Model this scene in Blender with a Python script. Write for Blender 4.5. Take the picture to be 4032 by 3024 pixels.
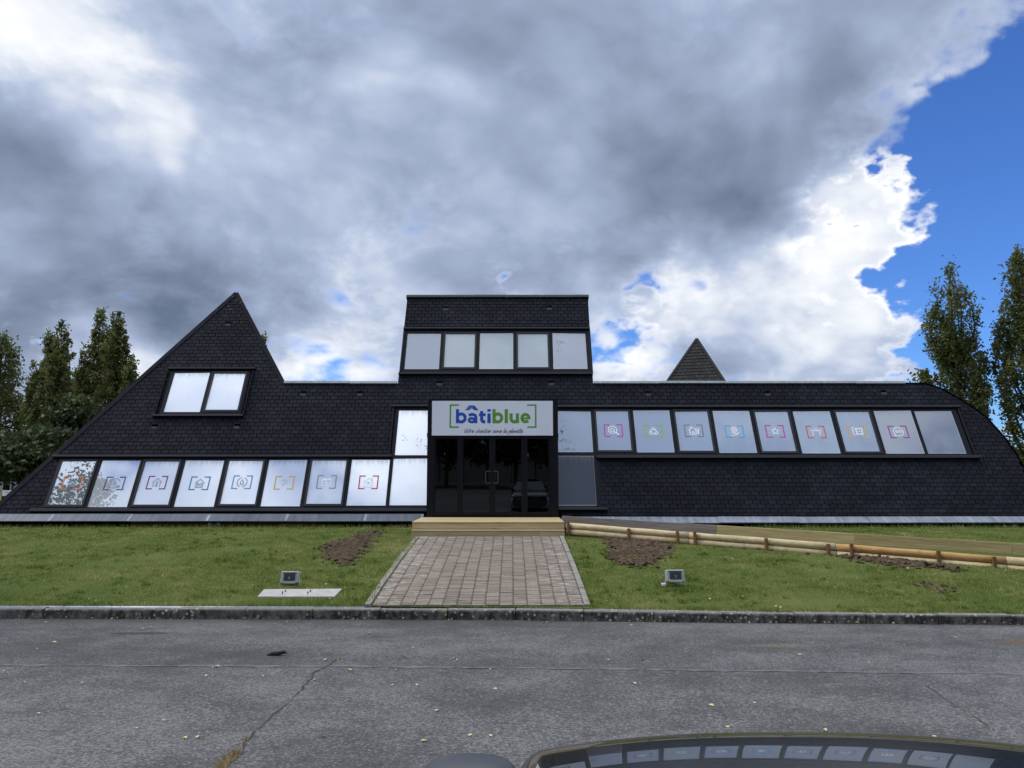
import bpy, bmesh, math, random
import numpy as np
from mathutils import Matrix, Vector
random.seed(7); rng = np.random.default_rng(11)
for o in list(bpy.data.objects): bpy.data.objects.remove(o, do_unlink=True)
S = bpy.context.scene
EXPOSURE = 0.0
ZENITH_GAIN = 2.2
CLOUD_GAIN = 1.14
COVER_BIAS = 0.22
BLUE_TINT = (0.62, 0.98, 1.62)
# (photo x, photo y, radius in photo px, weight): where the deck is thicker (+) or breaks open (-)
SKY_BLOBS = [(4280, 1000, 900, -.70), (4080, 720, 560, -.36), (4600, 500, 800, -.5), (2560, 1080, 130, -.07), (2420, 1330, 150, -.06), (2500, 1220, 220, .10),
             (1900, 1110, 130, -.16), (3540, 880, 300, .50), (3480, 1330, 380, .36), (3720, 620, 420, -.10), (3900, 300, 300, .12), (250, 1340, 110, -.22), (500, 800, 900, .12), (2700, 600, 800, .12), (2950, 1250, 400, .1)]
SHADE_BLOBS = [(2750, 780, 600, .40), (2250, 850, 450, .12), (200, 1080, 620, .18), (900, 1250, 500, .16), (3300, 420, 320, .14), (1400, 250, 300, .1),
               (60, 60, 650, -.32), (700, 380, 450, -.16), (1650, 450, 380, -.14), (3540, 850, 360, -.45), (3250, 1300, 600, -.34),
               (2750, 1150, 380, -.36), (500, 1400, 360, -.36), (1300, 1490, 300, -.36), (2450, 1420, 300, -.25)]
COL = S.collection
R = math.radians

# ------------------------------------------------------------------ camera
F_PX = 3028.0; CX, CY = 2016.0, 1512.0      # 26 mm equivalent lens on a 4032 x 3024 frame
HCAM = 2.12                                  # above the foot of the kerb
PITCH = math.atan(360 / F_PX)
cam = bpy.data.cameras.new('camera'); camo = bpy.data.objects.new('camera', cam); COL.objects.link(camo)
cam.sensor_fit = 'HORIZONTAL'; cam.sensor_width = 36.0; cam.lens = 36.0 * F_PX / 4032
cam.clip_start = 0.05; cam.clip_end = 4000
camo.location = (0, 0, HCAM); camo.rotation_euler = (math.pi / 2 + PITCH, 0, 0)
S.camera = camo
S.render.resolution_x, S.render.resolution_y = 1024, 768

# ------------------------------------------------------------------ node helper
class NT:
    def __init__(s, tree): s.t = tree; s.n = tree.nodes; s.l = tree.links
    def new(s, typ, **kw):
        n = s.n.new(typ)
        for k, v in kw.items(): setattr(n, k, v)
        return n
    def put(s, sock, v):
        if isinstance(v, bpy.types.NodeSocket): s.l.new(v, sock)
        elif v is not None:
            try: sock.default_value = v
            except Exception: sock.default_value = (*v, 1.0)
    def m(s, op, a, b=None, c=None, clamp=False):
        n = s.new('ShaderNodeMath', operation=op, use_clamp=clamp)
        for i, v in enumerate((a, b, c)):
            if v is not None: s.put(n.inputs[i], v)
        return n.outputs[0]
    def add(s, a, b): return s.m('ADD', a, b)
    def sub(s, a, b): return s.m('SUBTRACT', a, b)
    def mul(s, a, b): return s.m('MULTIPLY', a, b)
    def vm(s, op, a, b=None, scale=None):
        n = s.new('ShaderNodeVectorMath', operation=op)
        s.put(n.inputs[0], a)
        if b is not None: s.put(n.inputs[1], b)
        if scale is not None: s.put(n.inputs['Scale'], scale)
        return n.outputs['Value'] if op in ('DOT_PRODUCT', 'LENGTH', 'DISTANCE') else n.outputs[0]
    def sep(s, v):
        n = s.new('ShaderNodeSeparateXYZ'); s.put(n.inputs[0], v); return n.outputs
    def comb(s, x, y, z):
        n = s.new('ShaderNodeCombineXYZ')
        for i, v in enumerate((x, y, z)): s.put(n.inputs[i], v)
        return n.outputs[0]
    def noise(s, vec, scale, detail=4, rough=.5, dist=0.0, lac=2.0):
        n = s.new('ShaderNodeTexNoise'); s.put(n.inputs['Vector'], vec)
        n.inputs['Scale'].default_value = scale; n.inputs['Detail'].default_value = detail
        n.inputs['Roughness'].default_value = rough; n.inputs['Distortion'].default_value = dist
        n.inputs['Lacunarity'].default_value = lac
        return n.outputs[0]
    def noisec(s, vec, scale, detail=3):
        n = s.new('ShaderNodeTexNoise'); s.put(n.inputs['Vector'], vec)
        n.inputs['Scale'].default_value = scale; n.inputs['Detail'].default_value = detail
        return n.outputs['Color']
    def vor(s, vec, scale, out='Distance', feature='F1', rnd=1.0):
        n = s.new('ShaderNodeTexVoronoi', feature=feature); s.put(n.inputs['Vector'], vec)
        n.inputs['Scale'].default_value = scale; n.inputs['Randomness'].default_value = rnd
        return n.outputs[out]
    def mr(s, v, a, b, c=0.0, d=1.0, smooth=False):
        n = s.new('ShaderNodeMapRange', interpolation_type='SMOOTHSTEP' if smooth else 'LINEAR')
        for i, x in enumerate((v, a, b, c, d)): s.put(n.inputs[i], x)
        return n.outputs[0]
    def mix(s, f, a, b, mode='MIX'):
        n = s.new('ShaderNodeMix', data_type='RGBA', blend_type=mode)
        s.put(n.inputs[0], f); s.put(n.inputs[6], a if not isinstance(a, tuple) or len(a) == 4 else (*a, 1))
        s.put(n.inputs[7], b if not isinstance(b, tuple) or len(b) == 4 else (*b, 1))
        return n.outputs[2]
    def ramp(s, f, stops, interp='LINEAR'):
        n = s.new('ShaderNodeValToRGB'); s.put(n.inputs[0], f)
        cr = n.color_ramp; cr.interpolation = interp
        while len(cr.elements) < len(stops): cr.elements.new(.5)
        for e, (p, c) in zip(cr.elements, stops):
            e.position = p; e.color = (*c, 1) if len(c) == 3 else c
        return n.outputs[0]
    def coord(s, which='Object'): return s.new('ShaderNodeTexCoord').outputs[which]
    def pos(s): return s.new('ShaderNodeNewGeometry').outputs['Position']
    def scalev(s, v, sc):
        n = s.new('ShaderNodeMapping'); s.put(n.inputs[0], v); n.inputs['Scale'].default_value = sc; return n.outputs[0]
    def bump(s, h, strength=.3, dist=.01):
        n = s.new('ShaderNodeBump'); n.inputs['Strength'].default_value = strength
        n.inputs['Distance'].default_value = dist; s.put(n.inputs['Height'], h); return n.outputs[0]
    def attr(s, name, out='Fac'):
        n = s.new('ShaderNodeAttribute'); n.attribute_name = name; return n.outputs[out]

def pixdir(px, py):
    x = (px - CX) / F_PX; v = (CY - py) / F_PX
    return Vector((x, math.cos(PITCH) - v * math.sin(PITCH), math.sin(PITCH) + v * math.cos(PITCH)))

# ------------------------------------------------------------------ sky and sun
SUN_EL, SUN_AZ = R(44), R(-84)       # high on the left, veiled by cloud
W = bpy.data.worlds.new('World'); S.world = W; W.use_nodes = True
n = NT(W.node_tree); n.n.clear()
sky = n.new('ShaderNodeTexSky'); sky.sky_type = 'NISHITA'; sky.sun_disc = False
sky.sun_elevation = SUN_EL; sky.sun_rotation = SUN_AZ
sky.air_density = 1.0; sky.dust_density = 0.3; sky.ozone_density = 4.0; sky.altitude = 50
d = n.coord('Generated')
dz = n.sep(d)[2]
# cloud deck: the direction is projected on a slightly curved sheet, so clouds crowd together towards the horizon
den = n.m('ADD', n.m('MAXIMUM', dz, 0.0), 0.62)
sh = n.vm('SCALE', d, scale=n.m('DIVIDE', 1.45, den))
warp = n.vm('SUBTRACT', n.noisec(sh, 1.6, 4), (0.5, 0.5, 0.5))
dw = n.vm('NORMALIZE', n.vm('ADD', d, n.vm('ADD', n.vm('SCALE', warp, scale=0.22), n.vm('SCALE', n.vm('SUBTRACT', n.noisec(sh, 6.5, 4), (.5, .5, .5)), scale=.10))))
def blob(px, py, rad, w, src=None):
    v = pixdir(px, py).normalized()
    dd = n.vm('DISTANCE', src or dw, tuple(v))
    return n.mul(n.mr(dd, 0.0, rad / F_PX, 1.0, 0.0, True), w)
big = n.noise(sh, 1.15, 4, .5, .2)
fine = n.noise(n.vm('ADD', sh, (1.7, 4.1, 2.6)), 3.4, 7, .58, .3)
puff = n.new('ShaderNodeTexVoronoi', feature='F1'); n.put(puff.inputs['Vector'], n.vm('ADD', sh, n.vm('SCALE', warp, scale=.35))); puff.inputs['Scale'].default_value = 4.6
puff.inputs['Detail'].default_value = 2.0; puff.inputs['Roughness'].default_value = .55
puff = n.sub(.55, puff.outputs['Distance'])
dens = n.add(n.add(n.mul(big, 0.55), n.mul(fine, 0.42)), n.add(n.mul(puff, .22), COVER_BIAS))
dw2 = n.vm('NORMALIZE', n.vm('ADD', dw, n.vm('SCALE', n.vm('SUBTRACT', n.noisec(sh, 17.0, 5), (.5, .5, .5)), scale=.16)))
for (px, py, rad, w) in SKY_BLOBS: dens = n.add(dens, blob(px, py, rad, w, dw2 if rad < 400 else dw))
wisp = n.noise(n.vm('ADD', sh, (9.3, 2.2, 5.1)), 11.0, 5, .62, .5)
dens = n.add(dens, n.mul(n.sub(wisp, .5), .15))
cover = n.mr(dens, 0.455, 0.58, 0, 1, True)
edge = n.mr(dens, 0.48, 0.70, 1, 0, True)
soft = n.noise(n.vm('ADD', sh, (3.1, 7.7, 1.2)), 1.9, 5, .55, .4)
shade = n.add(.47, n.add(n.mul(n.sub(soft, .5), .95), n.add(n.mul(n.sub(fine, .5), .50), n.mul(puff, -.30))))
shade = n.sub(shade, n.mul(edge, .30))
for (px, py, rad, w) in SHADE_BLOBS: shade = n.add(shade, blob(px, py, rad, w))
ccol = n.ramp(shade, [(0.0, (.93, .94, .96)), (0.2, (.70, .74, .82)), (0.38, (.43, .505, .66)),
                      (0.55, (.31, .375, .525)), (0.75, (.215, .265, .375)), (1.0, (.125, .165, .25))])
lift = n.add(1.0, n.mul(n.mr(dz, 0.48, 0.98, 0, 1, True), ZENITH_GAIN))
ccol = n.mix(n.mr(dz, 0.5, 0.95, 0, .6, True), ccol, (.60, .60, .59))     # the deck overhead is thin and neutral
ccol = n.vm('SCALE', ccol, scale=n.mul(lift, 10.0 * CLOUD_GAIN))
blue = n.vm('MULTIPLY', sky.outputs[0], BLUE_TINT)
allc = n.mix(cover, blue, ccol)
bg = n.new('ShaderNodeBackground'); n.put(bg.inputs[0], allc); bg.inputs[1].default_value = 0.1
out = n.new('ShaderNodeOutputWorld'); n.l.new(bg.outputs[0], out.inputs[0])
W.cycles.sampling_method = 'AUTOMATIC'

sun = bpy.data.lights.new('sun', 'SUN'); suno = bpy.data.objects.new('sun', sun); COL.objects.link(suno)
sun.energy = 1.5; sun.angle = R(25); sun.color = (1.0, .93, .82)
sd = Vector((math.sin(SUN_AZ) * math.cos(SUN_EL), math.cos(SUN_AZ) * math.cos(SUN_EL), math.sin(SUN_EL)))
suno.rotation_euler = (-sd).to_track_quat('-Z', 'Y').to_euler(); suno.location = (0, 0, 40)
S.view_settings.view_transform = 'Standard'; S.view_settings.look = 'None'
S.view_settings.exposure = EXPOSURE; S.view_settings.gamma = 1.0; S.view_settings.use_curve_mapping = False

# ------------------------------------------------------------------ materials
MATS = {}
def material(name, fn):
    m = bpy.data.materials.new(name); m.use_nodes = True
    t = NT(m.node_tree); t.n.clear()
    o = t.new('ShaderNodeOutputMaterial'); b = t.new('ShaderNodeBsdfPrincipled')
    t.l.new(b.outputs[0], o.inputs[0])
    r = fn(t, b)
    if r is not None: t.l.new(r, o.inputs[0])
    MATS[name] = m
    return m
def setp(b, t, **kw):
    names = dict(color='Base Color', rough='Roughness', metal='Metallic', spec='Specular IOR Level', normal='Normal', ior='IOR',
                 coat='Coat Weight', coatr='Coat Roughness', trans='Transmission Weight', alpha='Alpha', sheen='Sheen Weight')
    for k, v in kw.items():
        if isinstance(v, tuple) and len(v) == 3: v = (*v, 1)
        t.put(b.inputs[names[k]], v)
def plain(name, col, rough=.5, metal=0.0, var=.12, scale=6.0, bump=.0, spec=.5, coat=0.0):
    def fn(t, b):
        p = t.coord('Object')
        nz = t.noise(p, scale, 5, .6)
        c = t.mix(t.mr(nz, .3, .7), tuple(x * (1 - var) for x in col), tuple(min(1, x * (1 + var)) for x in col))
        setp(b, t, color=c, rough=t.mr(nz, .2, .8, max(0, rough - .06), min(1, rough + .06)), metal=metal, spec=spec, coat=coat)
        if bump: setp(b, t, normal=t.bump(t.noise(p, scale * 6, 4, .6), bump, .004))
    return material(name, fn)

def f_slate(t, b):
    p = t.pos(); tint = t.attr('tint'); o = t.coord('Object')
    big = t.noise(p, .55, 4, .6); fin = t.noise(p, 38, 3, .7); run = t.noise(t.scalev(o, (7, .7, 1)), 1.0, 4, .6)
    v = t.add(t.mul(tint, .26), t.add(t.mul(t.sub(big, .15), .80), t.mul(run, .3)))
    c = t.ramp(v, [(.2, (.0075, .0078, .0118)), (.55, (.0155, .0160, .0225)), (.9, (.030, .031, .040))])
    pz = t.sep(p)[2]
    # lichen near the pyramid's tip and in rare flecks elsewhere
    up = t.mr(pz, 5.2, 7.6, 0, 1, True); lich = t.noise(p, 9.0, 5, .65); px = t.sep(p)[0]
    left = t.mr(px, -4.0, -5.0, 0, 1)
    k = t.mul(t.mr(t.add(lich, t.mul(t.mul(up, left), .16)), .74, .80, 0, 1), .8)
    lc = t.mix(t.mr(t.noise(p, 3.3, 2), .45, .6), (.13, .085, .03), (.16, .165, .155))
    c = t.mix(k, c, lc)
    setp(b, t, color=c, rough=t.mr(fin, .2, .8, .6, .8), spec=.08, normal=t.bump(fin, .35, .004))
material('slate', f_slate)
def f_slate2(t, b):
    p = t.pos(); tint = t.attr('tint')
    v = t.add(t.mul(tint, .5), t.mul(t.noise(p, 1.3, 5, .6), .6))
    c = t.ramp(v, [(.2, (.011, .0115, .0115)), (.8, (.034, .035, .033))])
    setp(b, t, color=c, rough=.7, spec=.25, normal=t.bump(t.noise(p, 30, 3, .7), .4, .005))
material('grey_slate', f_slate2)
plain('slate_backing', (.0016, .0016, .0022), 1.0, var=.2, spec=.02)
plain('frame', (.0070, .0078, .0125), .48, spec=.15, var=.15, scale=3, bump=.03)
plain('frame_edge', (.0115, .0122, .018), .48, spec=.3, var=.15, scale=3)
plain('black_frame', (.0028, .0032, .0072), .42, spec=.3, var=.1, scale=3)
plain('vent_metal', (.055, .058, .066), .6)
plain('dark_gap', (.0012, .0012, .0014), 1.0, spec=.0)
def f_pane(tintc, film, refl, streak, rg=(.03, .16)):
    def fn(t, b):
        o = t.coord('Object'); g = t.coord('Generated')
        gx, gy, gz = t.sep(g)
        # dust: streaks washed down from the top edge, pale rim along the beads
        st = t.noise(t.scalev(o, (16, 1.1, 1)), 1.0, 4, .6)
        top = t.mr(gy, .80, 1.0, 0, 1)
        dirt = t.mul(t.mr(t.add(st, t.mul(top, .28)), .62, .80, 0, 1), streak)
        rim = t.m('MAXIMUM', t.mr(t.m('ABSOLUTE', t.sub(gx, .5)), .465, .5, 0, 1), t.mr(t.m('ABSOLUTE', t.sub(gy, .5)), .465, .5, 0, 1))
        c = t.mix(dirt, film, (.30, .31, .30)); c = t.mix(t.mul(rim, .45), c, (.75, .74, .70))
        setp(b, t, color=c, rough=.55, spec=.3)
        gl = t.new('ShaderNodeBsdfGlossy'); t.put(gl.inputs['Color'], (*tintc, 1))
        wav = t.noise(o, .9, 2, .5)
        t.put(gl.inputs['Roughness'], t.mr(t.noise(o, 1.4, 3), .3, .7, rg[0], rg[1]))
        t.put(gl.inputs['Normal'], t.bump(wav, .03, .02))
        ms = t.new('ShaderNodeMixShader')
        t.put(ms.inputs[0], t.mul(refl, t.sub(1.0, t.m('MAXIMUM', t.mul(dirt, .6), t.mul(rim, .4)))))
        t.l.new(b.outputs[0], ms.inputs[1]); t.l.new(gl.outputs[0], ms.inputs[2])
        return ms.outputs[0]
    return fn
material('pane_film', f_pane((.95, .98, 1.0), (.78, .82, .87), .36, .55))
material('pane_clear', f_pane((.97, .99, 1.0), (.42, .45, .48), .68, .4, (.004, .012)))
material('pane_half', f_pane((.97, .98, 1.0), (.70, .73, .76), .46, .4, (.004, .012)))
material('pane_film_blue', f_pane((.78, .88, 1.0), (.095, .155, .270), .17, .4))
material('pane_blind', f_pane((.9, .97, 1.0), (.26, .31, .34), .13, .4))
material('pane_grey', f_pane((.85, .90, .97), (.20, .235, .295), .13, .4))
material('pane_dark', f_pane((.55, .65, .8), (.016, .022, .04), .03, .15))
def f_smear(t, b):
    o = t.coord('Object')
    setp(b, t, color=t.mix(t.noise(o, 30, 4), (.06, .07, .08), (.2, .22, .24)), rough=.7)
material('smear', f_smear)
def f_glass(t, b):
    tr = t.new('ShaderNodeBsdfTransparent'); t.put(tr.inputs[0], (.42, .47, .50, 1))
    gl = t.new('ShaderNodeBsdfGlossy'); t.put(gl.inputs['Roughness'], .01); t.put(gl.inputs['Color'], (.9, .95, 1, 1))
    fr = t.new('ShaderNodeFresnel'); fr.inputs[0].default_value = 1.6
    ms = t.new('ShaderNodeMixShader'); t.put(ms.inputs[0], t.m('ADD', fr.outputs[0], .02))
    t.l.new(tr.outputs[0], ms.inputs[1]); t.l.new(gl.outputs[0], ms.inputs[2])
    return ms.outputs[0]
material('door_glass', f_glass)
def f_zinc(a, c2):
    def fn(t, b):
        o = t.pos(); st = t.noise(t.scalev(o, (9, .8, .8)), 1.0, 5, .65); bl = t.noise(o, 1.7, 4)
        c = t.mix(t.mr(t.add(t.mul(st, .6), t.mul(bl, .4)), .35, .66), a, c2)
        setp(b, t, color=c, rough=t.mr(bl, .2, .8, .35, .6), metal=.35, normal=t.bump(bl, .1, .02))
    return fn
material('zinc', f_zinc((.10, .125, .16), (.30, .34, .39)))
material('zinc_dark', f_zinc((.035, .045, .065), (.11, .13, .165)))
material('zinc_cap', f_zinc((.22, .24, .25), (.36, .385, .39)))
plain('cap_dark', (.020, .022, .025), .5, var=.25)
plain('sign_white', (.80, .84, .93), .35, var=.02, scale=2)
for nm, c in dict(print_green=(.125, .33, .027), print_blue=(.008, .085, .47), print_sky=(.10, .155, .49), print_navy=(.012, .016, .085),
                  ink_orange=(.62, .17, .05), ink_violet=(.075, .04, .17), ink_plum=(.20, .02, .09), ink_blue=(.045, .19, .42),
                  ink_sky=(.10, .33, .62), ink_yellow=(.62, .40, .07), ink_grey=(.27, .30, .36), ink_red=(.55, .035, .04), ink_magenta=(.55, .03, .32),
                  ink_lime=(.26, .50, .03), ink_stone=(.20, .21, .25), ink_cyan=(.08, .42, .66), ink_coral=(.62, .10, .06), ink_amber=(.72, .42, .12),
                  ink_purple=(.33, .03, .33), ink_white=(.92, .93, .95), ink_slate=(.29, .32, .40), ink_pale=(.58, .60, .58)).items():
    plain(nm, c, .45, var=.03)
def f_wood(c0, c1, knots=.6, along=0):
    def fn(t, b):
        o = t.coord('Object')
        sc = [22, 22, 22]; sc[along] = 1.3
        g = t.noise(t.scalev(o, tuple(sc)), 1.0, 5, .6, .6)
        kn = t.vor(t.scalev(o, tuple(1.6 if i == along else 7 for i in range(3))), 1.0)
        oi = t.new('ShaderNodeObjectInfo').outputs['Random']
        c = t.mix(t.mr(g, .3, .7), c0, c1)
        c = t.mix(t.mul(t.mr(kn, .13, .03, 0, 1), knots), c, tuple(x * .22 for x in c0))
        c = t.vm('SCALE', c, scale=t.mr(oi, 0, 1, .86, 1.12))
        setp(b, t, color=c, rough=.68, spec=.25, normal=t.bump(g, .25, .004))
    return fn
material('deck_wood', f_wood((.40, .30, .15), (.58, .47, .27)))
material('log_wood', f_wood((.44, .33, .17), (.66, .55, .34), .8))
material('log_wood_orange', f_wood((.36, .195, .065), (.55, .34, .14), .8))
material('plank_wood', f_wood((.36, .27, .12), (.56, .45, .23), .5))
material('plank_grey', f_wood((.19, .155, .125), (.33, .285, .24), .3))
material('stake_wood', f_wood((.13, .06, .025), (.25, .13, .055), .2, 2))
plain('log_end', (.62, .50, .30), .8)
plain('box_wood', (.45, .30, .17), .7)
def f_asphalt(t, b):
    p = t.pos(); x, y, z = t.sep(p)
    ag = t.vor(p, 70, 'Color'); agv = t.sep(ag)[0]
    fin = t.noise(p, 60, 3, .75); mid = t.noise(p, 2.1, 6, .62); big = t.noise(t.scalev(p, (.28, .5, 1)), 1.0, 5, .6)
    v = t.add(t.add(t.mul(t.noise(p, 24, 4, .8), .62), t.mul(agv, .34)), t.add(t.mul(t.sub(mid, .1), .42), t.mul(t.sub(big, .12), .66)))
    c = t.ramp(v, [(.46, (.027, .0272, .0275)), (.78, (.071, .0705, .0695)), (1.0, (.118, .1165, .112)), (1.2, (.19, .186, .178))])
    chip = t.vor(p, 26, 'Distance')
    c = t.mix(t.mul(t.mr(chip, .10, .05, 0, 1), t.mr(t.noise(p, 5, 2), .56, .62, 0, .7)), c, (.36, .35, .32))
    # ochre dust patches and the muddy run-off near the right end of the kerb
    w = t.noise(p, 1.1, 5, .6)
    def patch(cx, cy, rx, ry):
        dx = t.m('DIVIDE', t.sub(x, cx), rx); dy = t.m('DIVIDE', t.sub(y, cy), ry)
        r = t.m('SQRT', t.add(t.mul(dx, dx), t.mul(dy, dy)))
        return t.mr(t.add(r, t.mul(t.sub(w, .5), 1.6)), 1.0, .72, 0, 1)
    c = t.mix(t.mul(patch(7.6, 9.9, 1.5, .62), .9), c, (.125, .088, .058))
    c = t.mix(t.mul(patch(7.3, 10.15, .8, .16), .8), c, (.17, .13, .10))
    c = t.mix(t.mul(t.mul(patch(3.3, 9.6, .5, .16), t.mr(fin, .45, .6)), .8), c, (.24, .19, .11))
    c = t.mix(t.mul(patch(-4.9, 10.5, .42, .13), .7), c, (.030, .024, .018))
    edge = t.mr(t.add(y, t.mul(t.sub(w, .5), .5)), 11.0, 11.6, 0, 1)
    c = t.mix(t.mul(edge, .45), c, (.036, .036, .034))
    h = t.add(t.mul(fin, .6), t.mul(agv, .7))
    setp(b, t, color=c, rough=.85, spec=.25, normal=t.bump(h, .75, .012))
material('asphalt', f_asphalt)
plain('crack', (.034, .034, .033), .95, var=.4, scale=20)
plain('seam', (.13, .13, .127), .95, var=.4, scale=9, bump=.5)
def f_kerb(t, b):
    p = t.pos(); z = t.sep(p)[2]
    w = t.noise(p, 3.2, 5, .65); st = t.noise(t.scalev(p, (9, 9, 6)), 1.0, 5, .75)
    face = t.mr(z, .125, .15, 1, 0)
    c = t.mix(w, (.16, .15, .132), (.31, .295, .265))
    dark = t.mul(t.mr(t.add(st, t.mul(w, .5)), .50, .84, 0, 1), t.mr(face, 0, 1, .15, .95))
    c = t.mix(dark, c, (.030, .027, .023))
    sp = t.vor(p, 13, 'Distance'); k = t.mul(t.mr(sp, .30, .20, 0, 1), t.mr(t.noise(p, 1.6, 4, .7), .42, .56, 0, 1))
    c = t.mix(t.mul(k, .85), c, (.43, .44, .40))
    yl = t.mul(t.mr(t.noise(p, 6, 4), .68, .74, 0, 1), .7); c = t.mix(yl, c, (.23, .19, .05))
    setp(b, t, color=c, rough=.9, spec=.2, normal=t.bump(t.noise(p, 40, 4, .7), .5, .008))
material('kerb_concrete', f_kerb)
def f_paver(t, b):
    p = t.pos(); oi = t.attr('tint')
    w = t.noise(p, .9, 5, .65); f = t.noise(p, 30, 3, .7)
    c = t.ramp(t.add(t.mul(oi, .3), t.mul(f, .7)), [(.2, (.150, .122, .096)), (.5, (.215, .178, .142)), (.8, (.285, .242, .198))])
    x = t.m('ABSOLUTE', t.sub(t.sep(p)[0], -.52))
    side = t.mr(t.add(x, t.mul(t.sub(w, .5), 1.6)), .75, 1.55, 0, 1)
    gl = t.mr(t.add(t.noise(t.scalev(p, (5, 11, 5)), 1.0, 5, .75), t.mul(side, .10)), .60, .70, 0, .8)
    c = t.mix(gl, c, (.42, .40, .36))
    c = t.mix(t.mul(t.mr(t.noise(p, 1.7, 5, .7), .55, .75, 0, .55), t.add(side, .25)), c, (.085, .082, .066))
    setp(b, t, color=c, rough=.88, spec=.2, normal=t.bump(f, .4, .006))
material('paver', f_paver)
def f_joint(t, b):
    p = t.pos(); c = t.mix(t.mr(t.noise(p, 8, 4), .45, .6), (.045, .036, .028), (.05, .06, .022))
    setp(b, t, color=c, rough=.95)
material('paver_joint', f_joint)
plain('concrete', (.42, .40, .37), .85, var=.16, scale=9, bump=.4)
plain('edging', (.24, .225, .195), .9, var=.3, scale=9, bump=.5)
plain('rust', (.13, .045, .03), .8)
def f_lawn(t, b):
    p = t.pos(); w = t.noise(p, .45, 6, .65); m = t.noise(p, 2.6, 6, .7); f = t.noise(p, 24, 4, .75)
    v = t.add(t.add(t.mul(w, .5), t.mul(m, .35)), t.mul(f, .32))
    c = t.ramp(v, [(.36, (.043, .066, .012)), (.56, (.092, .125, .026)), (.70, (.15, .165, .048)), (.86, (.24, .22, .092))])
    setp(b, t, color=c, rough=.9, spec=.15, normal=t.bump(t.add(f, t.mul(m, .5)), .9, .04))
material('lawn', f_lawn)
def f_blade(t, b):
    tint = t.attr('tint'); p = t.pos(); w = t.noise(p, .6, 5, .65)
    w = t.add(w, t.mul(t.sub(t.noise(p, 1.9, 5, .7), .5), 1.15)); c = t.ramp(t.add(t.mul(tint, .45), t.mul(t.sub(w, .22), .95)), [(.10, (.075, .125, .018)), (.38, (.175, .235, .046)), (.60, (.295, .325, .098)), (.88, (.54, .47, .22))])
    setp(b, t, color=c, rough=.75, spec=.2)
    tl = t.new('ShaderNodeBsdfTranslucent'); t.put(tl.inputs[0], c)
    ms = t.new('ShaderNodeMixShader'); t.put(ms.inputs[0], .3); t.l.new(b.outputs[0], ms.inputs[1]); t.l.new(tl.outputs[0], ms.inputs[2])
    return ms.outputs[0]
material('grass_blade', f_blade)
plain('straw', (.36, .27, .13), .9, var=.3, scale=30)
plain('petal', (.75, .74, .68), .8)
plain('petal_yellow', (.75, .55, .03), .8)
plain('leaf_yellow', (.62, .52, .24), .75, var=.3, scale=12)
plain('leaf_dark', (.020, .016, .013), .9)
def f_soil(t, b):
    p = t.pos(); m = t.noise(p, 5, 6, .7); f = t.noise(p, 34, 4, .7)
    c = t.ramp(t.add(t.mul(m, .55), t.mul(f, .5)), [(.3, (.032, .020, .012)), (.52, (.095, .064, .042)), (.75, (.20, .145, .10))])
    setp(b, t, color=c, rough=.95, spec=.15, normal=t.bump(t.add(m, f), .9, .03))
material('soil', f_soil)
plain('gravel', (.055, .058, .066), .95, var=.6, scale=30, bump=.8)
def f_leaf(c0, c1, c2, tl_w=.35):
    def fn(t, b):
        tint = t.attr('tint'); p = t.pos()
        c = t.ramp(t.add(t.mul(tint, .7), t.mul(t.noise(p, .8, 3), .35)), [(.15, c0), (.55, c1), (.95, c2)])
        setp(b, t, color=c, rough=.55, spec=.3)
        tl = t.new('ShaderNodeBsdfTranslucent'); t.put(tl.inputs[0], c)
        ms = t.new('ShaderNodeMixShader'); t.put(ms.inputs[0], tl_w); t.l.new(b.outputs[0], ms.inputs[1]); t.l.new(tl.outputs[0], ms.inputs[2])
        return ms.outputs[0]
    return fn
material('poplar_leaf', f_leaf((.060, .078, .024), (.135, .155, .048), (.25, .24, .085), .5))
material('dense_leaf', f_leaf((.016, .025, .009), (.040, .058, .017), (.09, .115, .034), .25))
material('birch_leaf', f_leaf((.03, .04, .016), (.055, .072, .03), (.085, .10, .045), .25))
plain('bark', (.060, .048, .036), .95, var=.4, scale=9, bump=.6)
plain('light_grey_metal', (.34, .37, .36), .5, var=.2, scale=14, bump=.15)
plain('fin_metal', (.085, .095, .098), .5, var=.25, scale=20)
plain('white_plastic', (.62, .62, .57), .6)
plain('render_wall', (.55, .56, .53), .8)
plain('sign_red', (.5, .06, .04), .5)
plain('post_dark', (.03, .03, .03), .7)
plain('fence_pale', (.34, .35, .34), .8)
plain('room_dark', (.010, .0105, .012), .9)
plain('room_pale', (.5, .52, .5), .8)
def f_paint(t, b):
    p = t.coord('Object')
    setp(b, t, color=(.006, .006, .0065), rough=.25, spec=.5)
    gl = t.new('ShaderNodeBsdfGlossy'); t.put(gl.inputs['Roughness'], .008)
    fr = t.new('ShaderNodeFresnel'); fr.inputs[0].default_value = 2.6
    ms = t.new('ShaderNodeMixShader'); t.put(ms.inputs[0], fr.outputs[0])
    t.l.new(b.outputs[0], ms.inputs[1]); t.l.new(gl.outputs[0], ms.inputs[2])
    return ms.outputs[0]
material('car_paint', f_paint)
plain('car_plastic', (.045, .048, .054), .42, var=.05)
plain('car_trim', (.35, .36, .37), .25, metal=.8)
plain('tyre', (.012, .012, .012), .85)
plain('rim', (.3, .31, .32), .35, metal=.7)
plain('lamp_glass', (.5, .52, .55), .1, spec=.8)
def f_cglass(t, b):
    setp(b, t, color=(.006, .007, .008), rough=.02, spec=.8)
material('car_glass', f_cglass)

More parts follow.
